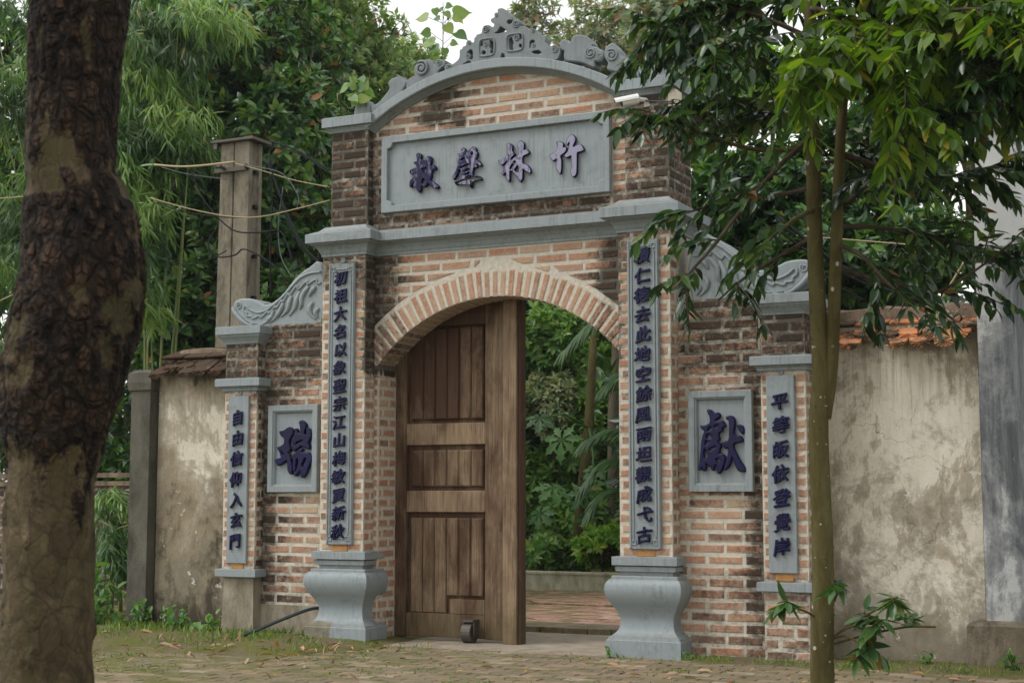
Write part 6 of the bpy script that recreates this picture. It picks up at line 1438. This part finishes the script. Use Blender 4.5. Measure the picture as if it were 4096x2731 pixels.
MB().tube(catmull(SAP2, 4), .005, 5).build('stem', BARK_D, s2, smooth=True)
ss = np.array(catmull(SAP2, 6))
for i in range(20):
    a = ss[rn.integers(4, len(ss))] + rn.normal(0, .045, 3); heart(a, a + unit(rn.normal(size=3) + np.array([0, 0, -.3])) * rn.uniform(.08, .13), 1, s2)
    MB().tube([tuple(ss[rn.integers(2, len(ss))]), tuple(a)], .002, 4).build('leaf_stalk', BARK_D, s2)

# ------------------------------------------------------------------ weeds, grass, litter
def weed(x, y_, z, h, n, L, label, mat=LF_GRASS, tint=.45, w_=.5):
    t = thing('weed', label, 'weed', (x, y_, z), 'weeds along the wall feet')
    B, A, N, LL, TT = [], [], [], [], []; m = MB()
    for i in range(max(3, n // 9)):
        d = unit(np.array([rn.normal(0, .5), rn.normal(0, .5), 1.0])); q = [np.array([x, y_, z]) + rn.normal(0, .03, 3) * np.array([1, 1, 0])]
        for k in range(6): d = unit(d + rn.normal(0, .12, 3)); q.append(q[-1] + d * h / 6 * rn.uniform(.7, 1.2))
        m.tube([tuple(v) for v in q], .003, 4)
        for k in range(9):
            B.append(q[rn.integers(1, 7)]); A.append(unit(rn.normal(size=3) + np.array([0, 0, .25]))); N.append(np.array([0, 0, 1.]) + rn.normal(0, .3, 3)); LL.append(L * rn.uniform(.6, 1.3)); TT.append(np.clip(rn.normal(tint, .15), 0, .84))
    m.build('stems', mat, t); LL = np.array(LL)
    link('leaves', leaf_mesh('leaves', np.array(B), np.array(A), np.array(N), LL, LL * w_, np.array(TT), T8), mat, t)
LF_WEED = m_leaf('weed_leaf', [(.03, .09, .02), (.05, .135, .03), (.08, .19, .04), (.12, .25, .05), (.16, .28, .06), (.3, .25, .1)], .5, .35)
weed(-4.45, .35, 0, .62, 160, .13, 'bushy green weed at the foot of the end post', LF_WEED)
weed(-4.15, .0, 0, .36, 140, .10, 'lower spreading weed in front of the end post', LF_WEED)
weed(-4.9, .7, 0, .6, 90, .12, 'tall weed between the big trunk and the end post', LF_WEED, .35)
weed(-3.05, -.05, 0, .26, 60, .09, 'small broad-leaved weed in front of the left plaster wall', LF_WEED)
weed(-2.72, -.05, 0, .2, 36, .10, 'pale green weed beside the left pier plinth', LF_WEED, .6)
weed(-3.6, .05, 0, .26, 90, .08, 'low weed tuft in the middle of the left plaster wall foot', LF_WEED)
weed(-1.5, -.36, 0, .07, 20, .035, 'tiny weed at the left pedestal foot', LF_WEED, .6)
weed(1.12, -.30, 0, .07, 24, .035, 'tiny weed at the left corner of the right pedestal', LF_WEED, .6)
weed(1.72, -.22, 0, .06, 24, .035, 'tiny weed at the right corner of the right pedestal', LF_WEED, .6)
weed(3.35, .15, 0, .10, 30, .05, 'small weed at the foot of the right plaster wall', LF_WEED, .5)
weed(3.95, .02, 0, .14, 40, .06, 'weed at the foot of the house plinth', LF_WEED, .5)

def scatter(n, xf, yf):
    return np.stack([xf(n), yf(n), np.zeros(n)], 1)
def grass(name, p, h, tint, label, w_=.08):
    n = len(p); A = unit(np.stack([rn.normal(0, .45, n), rn.normal(0, .45, n), np.ones(n)], 1)); N = rn.normal(size=(n, 3)); L_ = h * rn.uniform(.4, 1.3, n)
    tag(link(name, leaf_mesh(name, p, A, N, L_, L_ * w_ * 2, np.clip(rn.normal(tint, .17, n), 0, .84), TB), LF_GRASS), label, 'grass', kind='stuff')
def edge_pts(n, x0, x1, yc, sy):
    x = rn.uniform(x0, x1, n); return np.stack([x, yc + np.abs(rn.normal(0, sy, n)) * -1, np.full(n, .005)], 1)
g = np.concatenate([edge_pts(2600, -5.6, -2.3, .2, .35), edge_pts(900, -2.3, -1.4, -.05, .3), edge_pts(700, -4.5, -1.0, -.5, .5)]); g[:, 2] = .02
keep = np.sin(g[:, 0] * 5) + np.sin(g[:, 1] * 9 + g[:, 0] * 3) + rn.normal(0, .5, len(g)) > -.5
grass('grass', g[keep], .075, .4, 'short grass and weeds on the soil at the left')
g = np.concatenate([edge_pts(1300, 1.6, 4.2, -.16, .11), edge_pts(500, 2.5, 4.2, .2, .12), edge_pts(160, -1.2, -.4, -.28, .12)])
keep = np.sin(g[:, 0] * 11) + rn.normal(0, .7, len(g)) > -.2
grass('grass', g[keep], .045, .42, 'short grass along the foot of the right walls')
# moss cushions between the pavers
n = 5200; x = rn.uniform(-3.2, 4.2, n); y_ = rn.uniform(-2.7, -.2, n)
k_ = np.sin(x * 2.1 + y_ * 3) + np.sin(x * 5.3 - y_ * 4) + rn.normal(0, .6, n) + (-.9 - x) * .35 + np.where(y_ > -.5, .8, 0) > .75
mp_ = np.stack([x, y_, np.full(n, .0)], 1)[k_]
grass('moss', mp_, .02, .36, 'moss and seedlings between the paving bricks', .3)

n = 420; x = np.concatenate([rn.uniform(-5, -.6, 300), rn.uniform(-2.5, 4, n - 300)]); y_ = np.concatenate([rn.normal(-.75, .55, 300), rn.uniform(-2.7, -.4, n - 300)])
base = np.stack([x, y_, np.full(n, .03)], 1); base[x > -.9, 2] = .008
LITTER = m_leaf('fallen_leaf', [(.16, .09, .045), (.24, .14, .07), (.34, .21, .12), (.42, .29, .18), (.30, .13, .04), (.38, .26, .07)], .7, .1)
L_ = rn.uniform(.05, .12, n)
tag(link('leaf_litter', leaf_mesh('leaf_litter', base, unit(np.stack([rn.normal(size=n), rn.normal(size=n), rn.normal(0, .25, n)], 1)), np.stack([rn.normal(0, .4, n), rn.normal(0, .4, n), np.ones(n)], 1), L_, L_ * .26, rn.random(n), T8), LITTER), 'dry fallen bamboo leaves on the ground', 'leaf litter', kind='stuff')
n = 30; x = rn.uniform(-4, 1, n); y_ = rn.uniform(.6, 6, n)
L_ = rn.uniform(.08, .16, n)
tag(link('leaf_litter', leaf_mesh('leaf_litter', np.stack([x, y_, np.full(n, .045)], 1), unit(np.stack([rn.normal(size=n), rn.normal(size=n), rn.normal(0, .2, n)], 1)), np.tile([0, 0, 1.0], (n, 1)), L_, L_ * .4, rn.random(n), T8), LITTER), 'a few fallen leaves on the inner court', 'leaf litter', kind='stuff')

# ------------------------------------------------------------------ damp air between the trees
hm = bpy.data.materials.new('haze'); hm.use_nodes = True; hn = hm.node_tree
for nd in list(hn.nodes):
    if nd.type != 'OUTPUT_MATERIAL': hn.nodes.remove(nd)
pv = hn.nodes.new('ShaderNodeVolumePrincipled'); pv.inputs['Color'].default_value = (.86, .92, .95, 1); pv.inputs['Density'].default_value = .0006; pv.inputs['Anisotropy'].default_value = .3
hn.links.new(pv.outputs[0], hn.nodes['Material Output'].inputs['Volume'])
tag(MB().box(-700, 700, -700, 700, -1.1, 13).build('haze', hm), 'thin damp haze between the trees', 'haze', kind='stuff')
